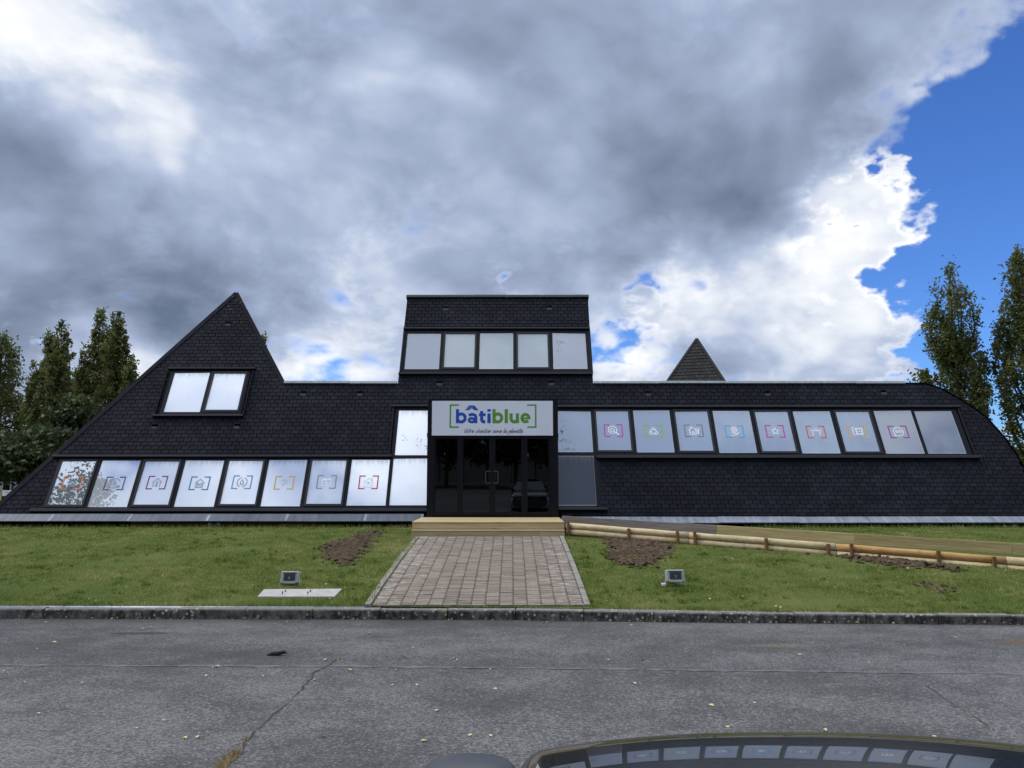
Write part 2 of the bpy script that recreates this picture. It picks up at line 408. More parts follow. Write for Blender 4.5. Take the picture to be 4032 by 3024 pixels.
# ------------------------------------------------------------------ mesh and object helpers
I4 = Matrix.Identity(4)
class MB:
    def __init__(s): s.v = []; s.f = []; s.m = []; s.t = []; s.cur = 0; s.tint = .5
    def face(s, idx): s.f.append(tuple(idx)); s.m.append(s.cur); s.t.append(s.tint)
    def vs(s, pts):
        a = len(s.v); s.v.extend(tuple(p) for p in pts); return a
    def poly(s, pts): a = s.vs(pts); s.face(range(a, a + len(pts)))
    def box(s, x0, x1, y0, y1, z0, z1):
        a = s.vs([(x0, y0, z0), (x1, y0, z0), (x1, y1, z0), (x0, y1, z0), (x0, y0, z1), (x1, y0, z1), (x1, y1, z1), (x0, y1, z1)])
        for q in ((0, 3, 2, 1), (4, 5, 6, 7), (0, 1, 5, 4), (1, 2, 6, 5), (2, 3, 7, 6), (3, 0, 4, 7)): s.face([a + i for i in q])
        return s
    def cbox(s, x0, x1, y0, y1, z0, z1, c=.006):
        # box with all edges chamfered
        X = ((x0, x0 + c), (x1, x1 - c)); Y = ((y0, y0 + c), (y1, y1 - c)); Z = ((z0, z0 + c), (z1, z1 - c))
        bm = bmesh.new(); pts = []
        for i in (0, 1):
            for j in (0, 1):
                for k in (0, 1):
                    pts += [(X[i][0], Y[j][1], Z[k][1]), (X[i][1], Y[j][0], Z[k][1]), (X[i][1], Y[j][1], Z[k][0])]
        for p in pts: bm.verts.new(p)
        bmesh.ops.convex_hull(bm, input=bm.verts)
        bmesh.ops.dissolve_limit(bm, angle_limit=.02, verts=bm.verts, edges=bm.edges)
        s.from_bm(bm); return s
    def from_bm(s, bm):
        bm.verts.index_update(); a = s.vs([v.co for v in bm.verts])
        for f in bm.faces: s.face([a + v.index for v in f.verts])
        bm.free()
    def prism(s, poly, z0, z1, closed_bottom=True, ch=0.0):
        # polygon (ccw) in xy between z0 and z1, optional chamfer of the top rim
        k = len(poly); a = s.vs([(x, y, z0) for x, y in poly])
        if closed_bottom: s.face([a + i for i in reversed(range(k))])
        b = s.vs([(x, y, z1 - ch) for x, y in poly])
        for i in range(k): j = (i + 1) % k; s.face((a + i, a + j, b + j, b + i))
        if ch:
            cx = sum(p[0] for p in poly) / k; cy = sum(p[1] for p in poly) / k
            q = []
            for x, y in poly:
                dx, dy = x - cx, y - cy; l = math.hypot(dx, dy) or 1; q.append((x - dx / l * ch, y - dy / l * ch, z1))
            c = s.vs(q)
            for i in range(k): j = (i + 1) % k; s.face((b + i, b + j, c + j, c + i))
            s.face([c + i for i in range(k)])
        else: s.face([b + i for i in range(k)])
        return s
    def tube(s, pts, rad, seg=8, caps=True):
        pts = [Vector(p) for p in pts]; rings = []
        rr = rad if isinstance(rad, (list, tuple)) else [rad] * len(pts)
        prev = None
        for i, p in enumerate(pts):
            d = (pts[min(i + 1, len(pts) - 1)] - pts[max(i - 1, 0)]).normalized()
            if prev is None: a = d.orthogonal().normalized()
            else: a = (prev - d * prev.dot(d)); a = a.normalized() if a.length > 1e-5 else d.orthogonal().normalized()
            prev = a; c = d.cross(a)
            rings.append(s.vs([p + (a * math.cos(2 * math.pi * k / seg) + c * math.sin(2 * math.pi * k / seg)) * rr[i] for k in range(seg)]))
        for r0, r1 in zip(rings, rings[1:]):
            for k in range(seg): j = (k + 1) % seg; s.face((r0 + k, r0 + j, r1 + j, r1 + k))
        if caps:
            s.face([rings[0] + k for k in reversed(range(seg))]); s.face([rings[-1] + k for k in range(seg)])
        return s
    def mesh(s, name, mats, smooth=False):
        me = bpy.data.meshes.new(name); me.from_pydata(s.v, [], s.f)
        for m in (mats if isinstance(mats, (list, tuple)) else [mats]): me.materials.append(MATS[m])
        me.polygons.foreach_set('material_index', s.m)
        at = me.attributes.new('tint', 'FLOAT', 'FACE'); at.data.foreach_set('value', s.t)
        if smooth: me.polygons.foreach_set('use_smooth', [True] * len(s.f))
        me.update(); return me

WM = {}
def link(name, data, parent=None, M=I4, **props):
    o = bpy.data.objects.new(name, data); COL.objects.link(o)
    WM[o] = M.copy()
    if parent is not None:
        o.parent = parent; o.matrix_basis = WM[parent].inverted() @ M
    else: o.matrix_basis = M
    for k, v in props.items(): o[k] = v
    return o
def part(name, mb, mats, parent, M=I4, smooth=False, **props): return link(name, mb.mesh(name, mats, smooth), parent, M, **props)
def thing(name, loc, label, category, group=None, rotz=0.0):
    p = dict(label=label, category=category)
    if group: p['group'] = group
    o = link(name, None, None, Matrix.Translation(loc) @ Matrix.Rotation(rotz, 4, 'Z'), **p)
    o.empty_display_size = .2
    return o
def struct(name, mb, mats, smooth=False, M=I4): return part(name, mb, mats, None, M, smooth, kind='structure')

# ------------------------------------------------------------------ from photo pixels to the place
def atY(px, py, Y): d = pixdir(px, py); t = Y / d.y; return Vector((d.x * t, Y, HCAM + d.z * t))
def atZ(px, py, z): d = pixdir(px, py); t = (z - HCAM) / d.z; return Vector((d.x * t, d.y * t, z))
GP = [(11.4, .143), (11.95, .165), (13.0, .285), (15.0, .48), (18.0, .715), (20.0, .80), (2000, .80)]
def zg(y):
    if y <= GP[0][0]: return GP[0][1]
    for (a, za), (b, zb) in zip(GP, GP[1:]):
        if y <= b: return za + (zb - za) * (y - a) / (b - a)
    return GP[-1][1]
def atG(px, py):
    d = pixdir(px, py); lo, hi = 5.0, 60.0
    for _ in range(50):
        mid = (lo + hi) / 2
        if HCAM + d.z * mid / d.y > zg(mid): lo = mid
        else: hi = mid
    y = (lo + hi) / 2; return Vector((d.x * y / d.y, y, zg(y)))
RS = .040
YK = 11.6
def zr(y): return -RS * (y - YK) if y < YK else 0.0
def atR(px, py):
    d = pixdir(px, py); t = (HCAM - RS * YK) / (-d.z - RS * d.y); return Vector((d.x * t, d.y * t, HCAM + d.z * t))

# ------------------------------------------------------------------ ground, road, kerb, path
KP = [atZ(px, py, 0.0) for px, py in ((-900, 2434), (0, 2436), (1000, 2438), (2016, 2441), (2500, 2449), (2900, 2455), (4032, 2465), (5200, 2474))]
def kerb_y(x):
    for a, b in zip(KP, KP[1:]):
        if a.x <= x <= b.x: return a.y + (b.y - a.y) * (x - a.x) / (b.x - a.x)
    return KP[0].y if x < KP[0].x else KP[-1].y
mb = MB()
gx = [-1500, -200, -60, -30] + [-24 + i * 1.5 for i in range(33)] + [30, 60, 200, 1500]
gy = [0, 12.1, 12.5, 13, 14, 15, 16, 17, 18, 19, 20, 22, 40, 100, 400, 2000]
for y_ in gy:
    for x in gx:
        y = y_ or kerb_y(x) + .14
        mb.v.append((x, y, zg(y) + (random.uniform(-.012, .012) if abs(x) < 25 and 12 < y < 19.5 and not -2.4 < x < 1.4 else 0)))
nx = len(gx)
for j in range(len(gy) - 1):
    for i in range(nx - 1):
        xm = (gx[i] + gx[i + 1]) / 2; mb.face((j * nx + i, j * nx + i + 1, (j + 1) * nx + i + 1, (j + 1) * nx + i))
lawn = struct('lawn', mb, 'lawn', True)

mb = MB()
rx = [-1500, -100, -40] + [-30 + 3 * i for i in range(21)] + [40, 100, 1500]; ry = [-1200, -200, -60, -20, -8] + [0 + .8 * i for i in range(14)] + [11.6, 12.4]
for y in ry:
    for x in rx: mb.v.append((x, y, zr(max(y, -60)) - (.0 if y <= 11.6 else .0)))
nx = len(rx)
for j in range(len(ry) - 1):
    for i in range(nx - 1): mb.face((j * nx + i, j * nx + i + 1, (j + 1) * nx + i + 1, (j + 1) * nx + i))
road = struct('road', mb, 'asphalt')
def ribbon(pts, w, z, jit=.3):
    b = MB(); n_ = len(pts); L = []
    for i, p in enumerate(pts):
        a = pts[max(0, i - 1)]; c = pts[min(n_ - 1, i + 1)]
        d = Vector((c[0] - a[0], c[1] - a[1])); d.normalize(); nn = Vector((-d.y, d.x))
        ww = w * random.uniform(1 - jit, 1 + jit) * .5 * (0.15 if i in (0, n_ - 1) else 1)
        for s_ in (-1, 1):
            q = (p[0] + nn.x * ww * s_, p[1] + nn.y * ww * s_); L.append((q[0], q[1], zr(q[1]) + z))
    b.vs(L)
    for i in range(n_ - 1): b.face((2 * i + 1, 2 * i, 2 * i + 2, 2 * i + 3))
    return b
def wander(p0, p1, n_, amp):
    out = []; off = 0
    for i in range(n_ + 1):
        t = i / n_; off = off * .7 + random.uniform(-amp, amp)
        dx, dy = p1[0] - p0[0], p1[1] - p0[1]; l = math.hypot(dx, dy)
        out.append((p0[0] + dx * t - dy / l * off, p0[1] + dy * t + dx / l * off))
    return out
a_, b_, c_ = atR(1325, 2598), atR(1255, 2640), atR(860, 3040)
part('crack', ribbon(wander(a_, b_, 14, .012) + wander(b_, c_, 40, .02)[1:], .016, .004, .9), 'crack', road)
a_, b_ = atR(3640, 2700), atR(3900, 2860)
part('crack', ribbon(wander(a_, b_, 24, .012), .010, .004, .8), 'crack', road)
s0, s1, s2 = atR(-300, 2622), atR(1500, 2628), atR(4300, 2660)
seam_pts = wander(s0, s1, 60, .012) + wander(s1, s2, 90, .012)[1:]
part('paving_seam', ribbon([(p[0], p[1] + .035) for p in seam_pts], .07, .003, .9), 'seam', road)
part('paving_seam', ribbon(seam_pts, .007, .007, .95), 'crack', road)

# kerb: stones about a metre long, following a line that comes nearer towards the right
kerb = link('kerb', None, None, Matrix.Translation((0, 11.3, 0)), kind='structure'); kerb.empty_display_size = .2
x = atZ(1495, 2440, 0).x - 11 * 1.005
while x < 11.2:
    x1 = x + 1.0; ya, yb = kerb_y(x), kerb_y(x1)
    c = Vector(((x + x1) / 2, (ya + yb) / 2, 0)); L = math.hypot(x1 - x, yb - ya) - random.uniform(.006, .014)
    b = MB(); dz_ = random.uniform(-.006, .006)
    prof = [(-.002, -.12), (.0, .118), (.012, .138), (.03, .144), (.145, .146), (.15, .14), (.15, -.12)]
    k = len(prof)
    for xx in (-L / 2, L / 2): b.vs([(xx, yy, zz + dz_) for yy, zz in prof])
    for i in range(k): j = (i + 1) % k; b.face((i, j, k + j, k + i))
    b.face(range(k)); b.face([k + i for i in reversed(range(k))])
    part('kerb_stone', b, 'kerb_concrete', kerb, Matrix.Translation(c) @ Matrix.Rotation(math.atan2(yb - ya, x1 - x), 4, 'Z'))
    x += 1.005
# leaf litter, moss and weeds in the gutter line
b = MB()
for i in range(520):
    x = random.uniform(-9.5, 8.5); y = kerb_y(x) - abs(random.gauss(0, .025)) - .004; z = zr(y) + random.uniform(.004, .03)
    if random.random() < .45 and math.sin(x * 3.1) + math.sin(x * 1.3 + 2) < .2: continue
    s_ = random.uniform(.012, .03); b.tint = random.random(); b.cur = random.choice((0, 0, 1, 2))
    t1 = Vector((random.uniform(-1, 1), random.uniform(-1, 1), random.uniform(-.5, .9))).normalized() * s_
    t2 = Vector((random.uniform(-1, 1), random.uniform(-1, 1), random.uniform(-.3, .5))).normalized() * s_ * .6
    p = Vector((x, y, z)); b.poly([p, p + t1, p + t1 + t2, p + t2])
part('gutter_litter', b, ['grass_blade', 'leaf_yellow', 'straw'], None, kind='stuff', label='moss, weeds and yellow leaves caught along the foot of the kerb')

# paved path: wavy interlocking blocks
PX0, PX1 = -2.12, 1.08; PY0, PY1 = 11.89, 18.02
NC = 15; cw = (PX1 - PX0) / NC; rh = .118
path = MB(); ys = [PY0 - .02, 13, 15, 18, 18.06]
for y in ys: path.vs([(PX0 - .01, y, zg(y) + .006), (PX1 + .01, y, zg(y) + .006)])
for i in range(len(ys) - 1): path.face((2 * i, 2 * i + 1, 2 * i + 3, 2 * i + 2))
path = struct('paved_path', path, 'paver_joint')
def paver_poly(g=.004):
    w, h = cw / 2 - g * 2.0, rh / 2 - g * .45; a = .018
    r = [(w + a, -h), (w + a * .2, -h * .35), (w + a, h * .05), (w - a * .6, h * .5), (w + a * .4, h)]
    l = [(-w + a * .4, h), (-w - a * .6, h * .5), (-w + a, h * .05), (-w + a * .2, -h * .35), (-w + a, -h)]
    top = [(w * .45, h + .004), (0, h - .003), (-w * .45, h + .004)]; bot = [(-w * .45, -h + .004), (0, -h - .003), (w * .45, -h + .004)]
    return r + top + l + bot
PP = paver_poly(); pm = []
for k in range(10):
    b = MB(); b.tint = k / 9; b.prism(PP, -.045, .024, False, .0025); pm.append(b.mesh('paver', 'paver'))
rest = MB(); nrows = int((PY1 - PY0) / rh); count = 0
for r in range(nrows):
    for c in range(NC):
        x = PX0 + (c + .5) * cw; y = PY0 + (r + .5) * rh + (rh * .5 if c % 2 else 0) * 0 + random.uniform(-.003, .003); z = zg(y) + random.uniform(-.004, .004)
        sl = (zg(y + .05) - zg(y - .05)) / .1; M = Matrix.Translation((x, y, z)) @ Matrix.Rotation(math.atan(sl) + random.gauss(0, .012), 4, 'X') @ Matrix.Rotation(random.gauss(0, .012), 4, 'Y') @ Matrix.Rotation(random.gauss(0, .012), 4, 'Z')
        if count < 294:
            link('paver', random.choice(pm), path, M); count += 1
        else:
            b = MB(); b.prism(PP, -.045, .024, False, .0025); rest.tint = random.random()
            a = rest.vs([M @ Vector(v) for v in b.v])
            for f in b.f: rest.face([a + i for i in f])
part('pavers', rest, 'paver', path, kind='stuff')
for x0, x1, nm in ((PX1 + .012, PX1 + .10, 1), (PX0 - .10, PX0 - .012, 0)):
    y = PY0
    while y < PY1 - .3:
        y1 = min(y + 1.0, PY1); b = MB(); za, zb = zg(y), zg(y1 - .01); dz_ = random.uniform(-.008, .008)
        a = b.vs([(x0, y, za - .1), (x1, y, za - .1), (x1, y1 - .012, zb - .1), (x0, y1 - .012, zb - .1), (x0, y, za + .035 + dz_), (x1, y, za + .035 + dz_), (x1, y1 - .012, zb + .035 + dz_), (x0, y1 - .012, zb + .035 + dz_)])
        for q in ((4, 5, 6, 7), (0, 1, 5, 4), (1, 2, 6, 5), (2, 3, 7, 6), (3, 0, 4, 7)): b.face([a + i for i in q])
        part('edging_stone', b, 'edging', path); y = y1

# ------------------------------------------------------------------ the building: one leaning slate front
YD = 20.2                                     # plane of the entrance doors
ZF = atY(1940, 2031, YD).z                    # door sill level
YB, ZB, ANG = 20.32, ZF, R(63.4)
cA, sA = math.cos(ANG), math.sin(ANG)
MF = Matrix(((1, 0, 0, 0), (0, cA, -sA, YB), (0, sA, cA, ZB), (0, 0, 0, 1)))   # columns: along, up the slope, outward
def fac(px, py):
    d = pixdir(px, py); c = cA / sA; t = (YB + (HCAM - ZB) * c) / (d.y - d.z * c)
    return d.x * t, (HCAM + d.z * t - ZB) / sA
def fv(py, px=2016): return fac(px, py)[1]
B = thing('office_building', (0, YD, zg(YD)), 'low black slate office building with leaning front, pyramid roof and central tower', 'building')

vb = fv(2036); vr = fv(1510)
uA = fac(1116, 1513)[0]; uTL0, uTR0 = fac(1566, 1514)[0], fac(2336, 1514)[0]
apex = fac(931, 1154); LB = (fac(-57, 2036)[0], vb)
uTL1, uTR1 = fac(1604, 1173)[0], fac(2315, 1173)[0]; vT = fv(1171)
curve = [fac(*p) for p in ((3560, 1506), (3644, 1511), (3700, 1527), (3770, 1566), (3840, 1610), (3886, 1645), (3956, 1724), (4003, 1789), (4032, 1840), (4062, 1915), (4082, 1990), (4088, 2036))]
curve[0] = (curve[0][0], vr); curve[-1] = (curve[-1][0], vb)
REG = [[LB, (uA, vb), (uA, vr), apex],
       [(uA, vb), (uTL0, vb), (uTL0, vr), (uA, vr)],
       [(uTL0, vb), (uTR0, vb), (uTR0, vr), (uTR1, vT), (uTL1, vT), (uTL0, vr)],
       [(uTR0, vb), curve[-1]] + curve[-2::-1] + [(uTR0, vr)]]
# solid behind the slates
DEP = [9.0, 7.5, 6.5, 7.5]
for k, P in enumerate(REG):
    b = MB(); a = b.vs([MF @ Vector((u, v, -.012)) for u, v in P]); m_ = len(P); b.face(range(a, a + m_))
    if k == 0:
        bk = []
        for u, v in P:
            w = MF @ Vector((u, v, -.012))
            bk.append(Vector((w.x, w.y + .05, w.z)) if v > vr + .1 else Vector((w.x + 1.2, w.y + 6, w.z)) if u < uA - 1 else Vector((w.x - 1.8, w.y + 3, w.z)))
    else: bk = [Vector(((MF @ Vector((u, v, -.012))).x, YB + DEP[k] - v * cA * .6, ZB + v * sA)) for u, v in P]
    c = b.vs(bk); b.face([c + i for i in reversed(range(m_))])
    for i in range(m_): j = (i + 1) % m_; b.face((a + i, c + i, c + j, a + j))
    part('roof_shell', b, 'slate_backing', B)

# window layout, measured on the photograph: (top-left x, top-right x, top y, bottom-left x, bottom-right x, bottom y, opening sash?)
def pane_uv(w):
    a, b2, yt, c, d2, yb, k = w
    u0 = (fac(a, yt)[0] + fac(c, yb)[0]) / 2; u1 = (fac(b2, yt)[0] + fac(d2, yb)[0]) / 2
    return [u0, u1, fv(yb, (c + d2) / 2), fv(yt, (a + b2) / 2), k]
LEFT = [(252, 386, 1818, 183, 321, 1990, 1), (410, 560, 1815, 342, 498, 1999, 0), (580, 714, 1817, 522.5, 661, 1990, 1), (737, 888, 1815, 683, 840, 1998, 0),
        (908, 1041.5, 1816, 864, 1003.5, 1988, 1), (1065, 1213, 1813, 1023, 1180, 1996, 0), (1234, 1367, 1815, 1203, 1342, 1987, 1), (1389, 1538, 1812, 1362, 1517, 1993, 0)]
RIGHT = [(2346, 2471, 1621, 2356, 2487, 1776, 1), (2491, 2633, 1618, 2508.5, 2657, 1784, 0), (2654.5, 2782, 1621, 2678, 2810, 1778, 1), (2802.5, 2947, 1620, 2833, 2983, 1786, 0),
         (2968.5, 3097, 1623, 3002, 3136, 1780, 1), (3116.6, 3262, 1621, 3160, 3311.6, 1788, 0), (3285, 3415, 1623, 3331, 3467, 1781, 1), (3434, 3580.5, 1619, 3490, 3642, 1789, 0), (3593, 3739, 1621, 3656.5, 3807.7, 1789, 0)]
def z3(*q): return tuple([1500 + .4521 * q[0], 1500 + .4521 * q[1], 1100 + .4521 * q[2], 1500 + .4521 * q[3], 1500 + .4521 * q[4], 1100 + .4521 * q[5], q[6]])
TOWER = [z3(235, 527, 477, 205, 503, 788, 0), z3(567, 822, 480, 547, 810, 773, 1), z3(863, 1152, 473, 855, 1152, 787, 0), z3(1193, 1450, 480, 1195, 1455, 773, 1), z3(1492, 1778, 472, 1503, 1800, 786, 0)]
PYR = [(692, 830, 1470.5, 643, 787, 1625, 0), (848, 972, 1472, 808, 934, 1617, 1)]
SIDE_L = [(1573, 1700, 1618, 1554, 1696, 1795, 0)], [(1552, 1698, 1807, 1531, 1694, 1992, 0)]
SIDE_R = [(2180, 2325, 1621, 2184, 2336, 1783, 0)], [(2182, 2338, 1796, 2184, 2351, 1994, 0)]
HOLES = []; WINS = {}
def ring(b, o, i, n0, n1):
    (a0, a1, c0, c1), (p0, p1, q0, q1) = o, i
    b.box(a0, a1, q1, c1, n0, n1); b.box(a0, a1, c0, q0, n0, n1); b.box(a0, p0, q0, q1, n0, n1); b.box(p1, a1, q0, q1, n0, n1)
def window_row(key, wins, u0, u1, v0, v1, mats, hole=True):
    P = [pane_uv(w) for w in wins]; WINS[key] = []
    if hole: HOLES.append((u0, u1, v0, v1))
    for i, p in enumerate(P):
        a = u0 if i == 0 else (P[i - 1][1] + p[0]) / 2; b2 = u1 if i == len(P) - 1 else (p[1] + P[i + 1][0]) / 2
        b = MB(); g = .0025
        if p[4]:
            s_ = .052; b.cur = 0
            so = (max(a + g, p[0] - s_), min(b2 - g, p[1] + s_), max(v0 + .02, p[2] - .062), min(v1 - .01, p[3] + .04))
            ring(b, (a + g, b2 - g, v0, v1), so, -.03, .040)
            b.cur = 1; ring(b, so, (p[0], p[1], p[2], p[3]), -.03, .056)
        else:
            ring(b, (a + g, b2 - g, v0, v1), (p[0], p[1], p[2], p[3]), -.03, .040)
        w = part('window', b, ['frame', 'frame_edge'], B, MF)
        q = MB(); uc, vc = (p[0] + p[1]) / 2, (p[2] + p[3]) / 2; hu, hv = (p[1] - p[0]) / 2 + .004, (p[3] - p[2]) / 2 + .004
        q.box(-hu, hu, -hv, hv, -.006, .006)
        tl = Matrix.Rotation(R(random.gauss(0, .35)), 4, 'X') @ Matrix.Rotation(R(random.gauss(0, .35)), 4, 'Y')
        M = MF @ Matrix.Translation((uc, vc, .022)) @ tl
        part('pane', q, mats[i % len(mats)] if len(mats) != len(P) else mats[i], w, M)
        WINS[key].append((w, M, hu, hv))
def bar(name, pts, v, n1, th, mat='frame_edge'):
    b = MB(); b.cbox(pts[0], pts[1], v - th / 2, v + th / 2, -.01, n1, .008); return part(name, b, mat, B, MF)
uS = (fac(1539, 1800)[0] + fac(1524, 1990)[0]) / 2
window_row('left', LEFT, (fac(233, 1811)[0] + fac(168, 2000)[0]) / 2, uS, fv(2007), fv(1806), ['pane_clear', 'pane_half'] + ['pane_film'] * 6)
window_row('sl1', SIDE_L[0], uS - .0, fac(1700, 1800)[0], fv(1801), fv(1607), ['pane_film'])
window_row('sl2', SIDE_L[1], uS, fac(1700, 1800)[0], fv(2007), fv(1801), ['pane_film'])
uR = (fac(2335.6, 1620)[0] + fac(2346, 1780)[0]) / 2 + .01
window_row('sr1', SIDE_R[0], fac(2180, 1700)[0], uR, fv(1790), fv(1611), ['pane_film_blue'])
window_row('sr2', SIDE_R[1], fac(2180, 1700)[0], uR + .05, fv(2003), fv(1790), ['pane_dark'])
window_row('right', RIGHT, uR, (fac(3757, 1613)[0] + fac(3832, 1798)[0]) / 2, fv(1797), fv(1611), ['pane_film_blue'] * 7 + ['pane_grey', 'pane_grey'])
window_row('tower', TOWER, fac(1583, 1390)[0], fac(2327, 1390)[0], fv(1472), fv(1303), ['pane_grey', 'pane_blind', 'pane_blind', 'pane_blind', 'pane_grey'])
window_row('pyramid', PYR, (fac(681, 1463)[0] + fac(627, 1634)[0]) / 2, (fac(988, 1466)[0] + fac(948, 1634)[0]) / 2, fv(1634), fv(1464), ['pane_film', 'pane_film'])
def px_u(x0, y): return fac(x0, y)[0]
for (x0, x1, y, n1, th, nm) in ((213, 1545, 1801, .11, .07, 'lintel'), (122, 1700, 2013, .10, .09, 'sill'), (1545, 1700, 1604, .11, .06, 'lintel'),
                                (2190, 3775, 1606, .11, .07, 'lintel'), (2346, 3856, 1805, .12, .085, 'sill'), (2185, 2392, 2009, .12, .08, 'sill'),
                                (1590, 2322, 1299, .11, .06, 'lintel'), (1570, 2334, 1476, .10, .06, 'sill'), (664, 1008, 1456, .10, .05, 'lintel'), (604, 961, 1641, .10, .06, 'sill')):
    bar(nm, (px_u(x0, y), px_u(x1, y)), fv(y), n1, th)
    HOLES.append((px_u(x0, y), px_u(x1, y), fv(y) - th / 2, fv(y) + th / 2)) if 'x' == nm else None
for (xa, ya, xb, yb, w) in ((1546, 1606, 1539, 1795, .05), (2341, 1800, 2356, 2004, .06), (3768, 1612, 3838, 1800, .05), (1576, 1470, 1594, 1302, .05), (2330, 1470, 2321, 1302, .05), (662, 1464, 612, 1636, .03), (1000, 1464, 958, 1636, .03)):
    (u0, v0), (u1, v1) = fac(xa, ya), fac(xb, yb); uc = (u0 + u1) / 2
    b = MB(); b.cbox(uc - w / 2, uc + w / 2, min(v0, v1), max(v0, v1), -.01, .07, .006); part('jamb', b, 'frame', B, MF)
    HOLES.append((uc - w / 2, uc + w / 2, min(v0, v1), max(v0, v1)))
HOLES.append((fac(1684, 1700)[0], fac(2197, 1700)[0], vb, fv(1576)))     # the entrance
VENTS = ((898, 1276), (609, 1681), (933, 1679), (1194, 1550), (1417, 1550), (1754, 1215), (2162, 1213), (1731, 1510), (2171, 1509), (2552, 1550), (3022, 1550), (3480, 1546))
for px, py in VENTS: u, v = fac(px, py); HOLES.append((u - .085, u + .085, v - .08, v + .08))
# dirt smears on three of the panes
def smears(key, i, spots):
    w, M, hu, hv = WINS[key][i]; b = MB()
    for (sx, sy, rx_, ry_, num) in spots:
        for _ in range(num):
            x = (sx + random.gauss(0, rx_)) * hu; y = (sy + random.gauss(0, ry_)) * hv
            if abs(x) > hu * .95 or abs(y) > hv * .95: continue
            r_ = random.uniform(.006, .022); k = random.randint(4, 6); a0 = random.uniform(0, 6)
            b.poly([(x + r_ * random.uniform(.5, 1.2) * math.cos(a0 + 6.283 * j / k), y + r_ * random.uniform(.5, 1.3) * math.sin(a0 + 6.283 * j / k), .0068 + random.random() * .001) for j in range(k)])
    part('dirt_smear', b, 'smear', w, M, kind='stuff')
smears('sl1', 0, [(.8, -.55, .08, .2, 22), (.3, -.45, .1, .15, 12), (-.55, -.2, .08, .15, 8), (.85, -.7, .06, .05, 8)])
smears('sr1', 0, [(-.55, 0, .15, .1, 12), (-.55, -.42, .22, .05, 26), (-.35, -.85, .3, .05, 30), (-.6, -.02, .06, .05, 12), (-.3, .3, .2, .2, 6)])
smears('tower', 4, [(-.55, .45, .18, .04, 18), (-.65, 0, .12, .03, 8)])

# slates
def clip(poly, conv):
    out = poly
    k = len(conv)
    for i in range(k):
        (ax, ay), (bx, by) = conv[i], conv[(i + 1) % k]
        if math.hypot(bx - ax, by - ay) < 1e-6: continue
        def side(p): return (bx - ax) * (p[1] - ay) - (by - ay) * (p[0] - ax)
        res = []
        for j in range(len(out)):
            p, q = out[j], out[(j + 1) % len(out)]; sp, sq = side(p), side(q)
            if sp >= -1e-9: res.append(p)
            if (sp > 1e-9 and sq < -1e-9) or (sp < -1e-9 and sq > 1e-9):
                t = sp / (sp - sq); res.append((p[0] + (q[0] - p[0]) * t, p[1] + (q[1] - p[1]) * t))
        out = res
        if len(out) < 3: return []
    return out
def area(p): return abs(sum(p[i][0] * p[(i + 1) % len(p)][1] - p[(i + 1) % len(p)][0] * p[i][1] for i in range(len(p)))) / 2
def subtract(rects, h):
    out = []
    for (a, b2, c, d2) in rects:
        x0, x1, y0, y1 = max(a, h[0]), min(b2, h[1]), max(c, h[2]), min(d2, h[3])
        if x0 >= x1 or y0 >= y1: out.append((a, b2, c, d2)); continue
        if c < y0: out.append((a, b2, c, y0))
        if y1 < d2: out.append((a, b2, y1, d2))
        if a < x0: out.append((a, x0, y0, y1))
        if x1 < b2: out.append((x1, b2, y0, y1))
    return out
def slate_cells(regs, holes, su, sv, u0, u1, v0, v1, thick=.014):
    cells = []; r = 0; v = v0
    while v < v1:
        off = (su / 2 if r % 2 else 0) + random.uniform(-.006, .006); u = u0 - su + off
        while u < u1:
            g = .008
            rects = [(u + g + random.uniform(0, .003), u + su - g, v + .006, v + sv + .002)]
            for h in holes: rects = subtract(rects, h)
            polys = []
            for q in rects:
                pr = [(q[0], q[2]), (q[1], q[2]), (q[1], q[3]), (q[0], q[3])]
                for rg in regs:
                    c = clip(pr, rg)
                    if len(c) > 2 and area(c) > 2e-4: polys.append(c)
            if polys: cells.append((polys, v, v + sv, random.random(), (u + su / 2, v + sv / 2), len(polys) == 1 and area(polys[0]) > su * sv * .84))
            u += su
        v += sv; r += 1
    return cells
def slate_geo(b, cell, thick=.014, off=(0, 0)):
    polys, va, vb_, tint, c, full = cell; b.tint = tint; k0 = random.uniform(.85, 1.15); tw = random.gauss(0, .006)
    for p in polys:
        def nn(u, v): return .001 + thick * k0 * (1 - (v - va) / (vb_ - va)) + tw * (u - c[0])
        k = len(p); a = b.vs([(u - off[0], v - off[1], -.006) for u, v in p]); e = b.vs([(u - off[0], v - off[1], nn(u, v)) for u, v in p])
        b.face([e + i for i in range(k)])
        for i in range(k): j = (i + 1) % k; b.face((a + i, a + j, e + j, e + i))
cells = slate_cells(REG, HOLES, .21, .125, LB[0], curve[-1][0], vb - .01, vT)
cam_uv = Vector((0, -1.0))
full = sorted([i for i, c in enumerate(cells) if c[5]], key=lambda i: (Vector(MF @ Vector((*cells[i][4], 0))) - Vector((0, 0, HCAM))).length)
near = set(full[:296]); rest = MB()
slates = rest
for i, c in enumerate(cells):
    if i in near:
        b = MB(); slate_geo(b, c, .0085, c[4]); part('slate', b, 'slate', B, MF @ Matrix.Translation((*c[4], 0)))
    else: slate_geo(rest, c, .0085)
part('slates', rest, 'slate', B, MF, kind='stuff')

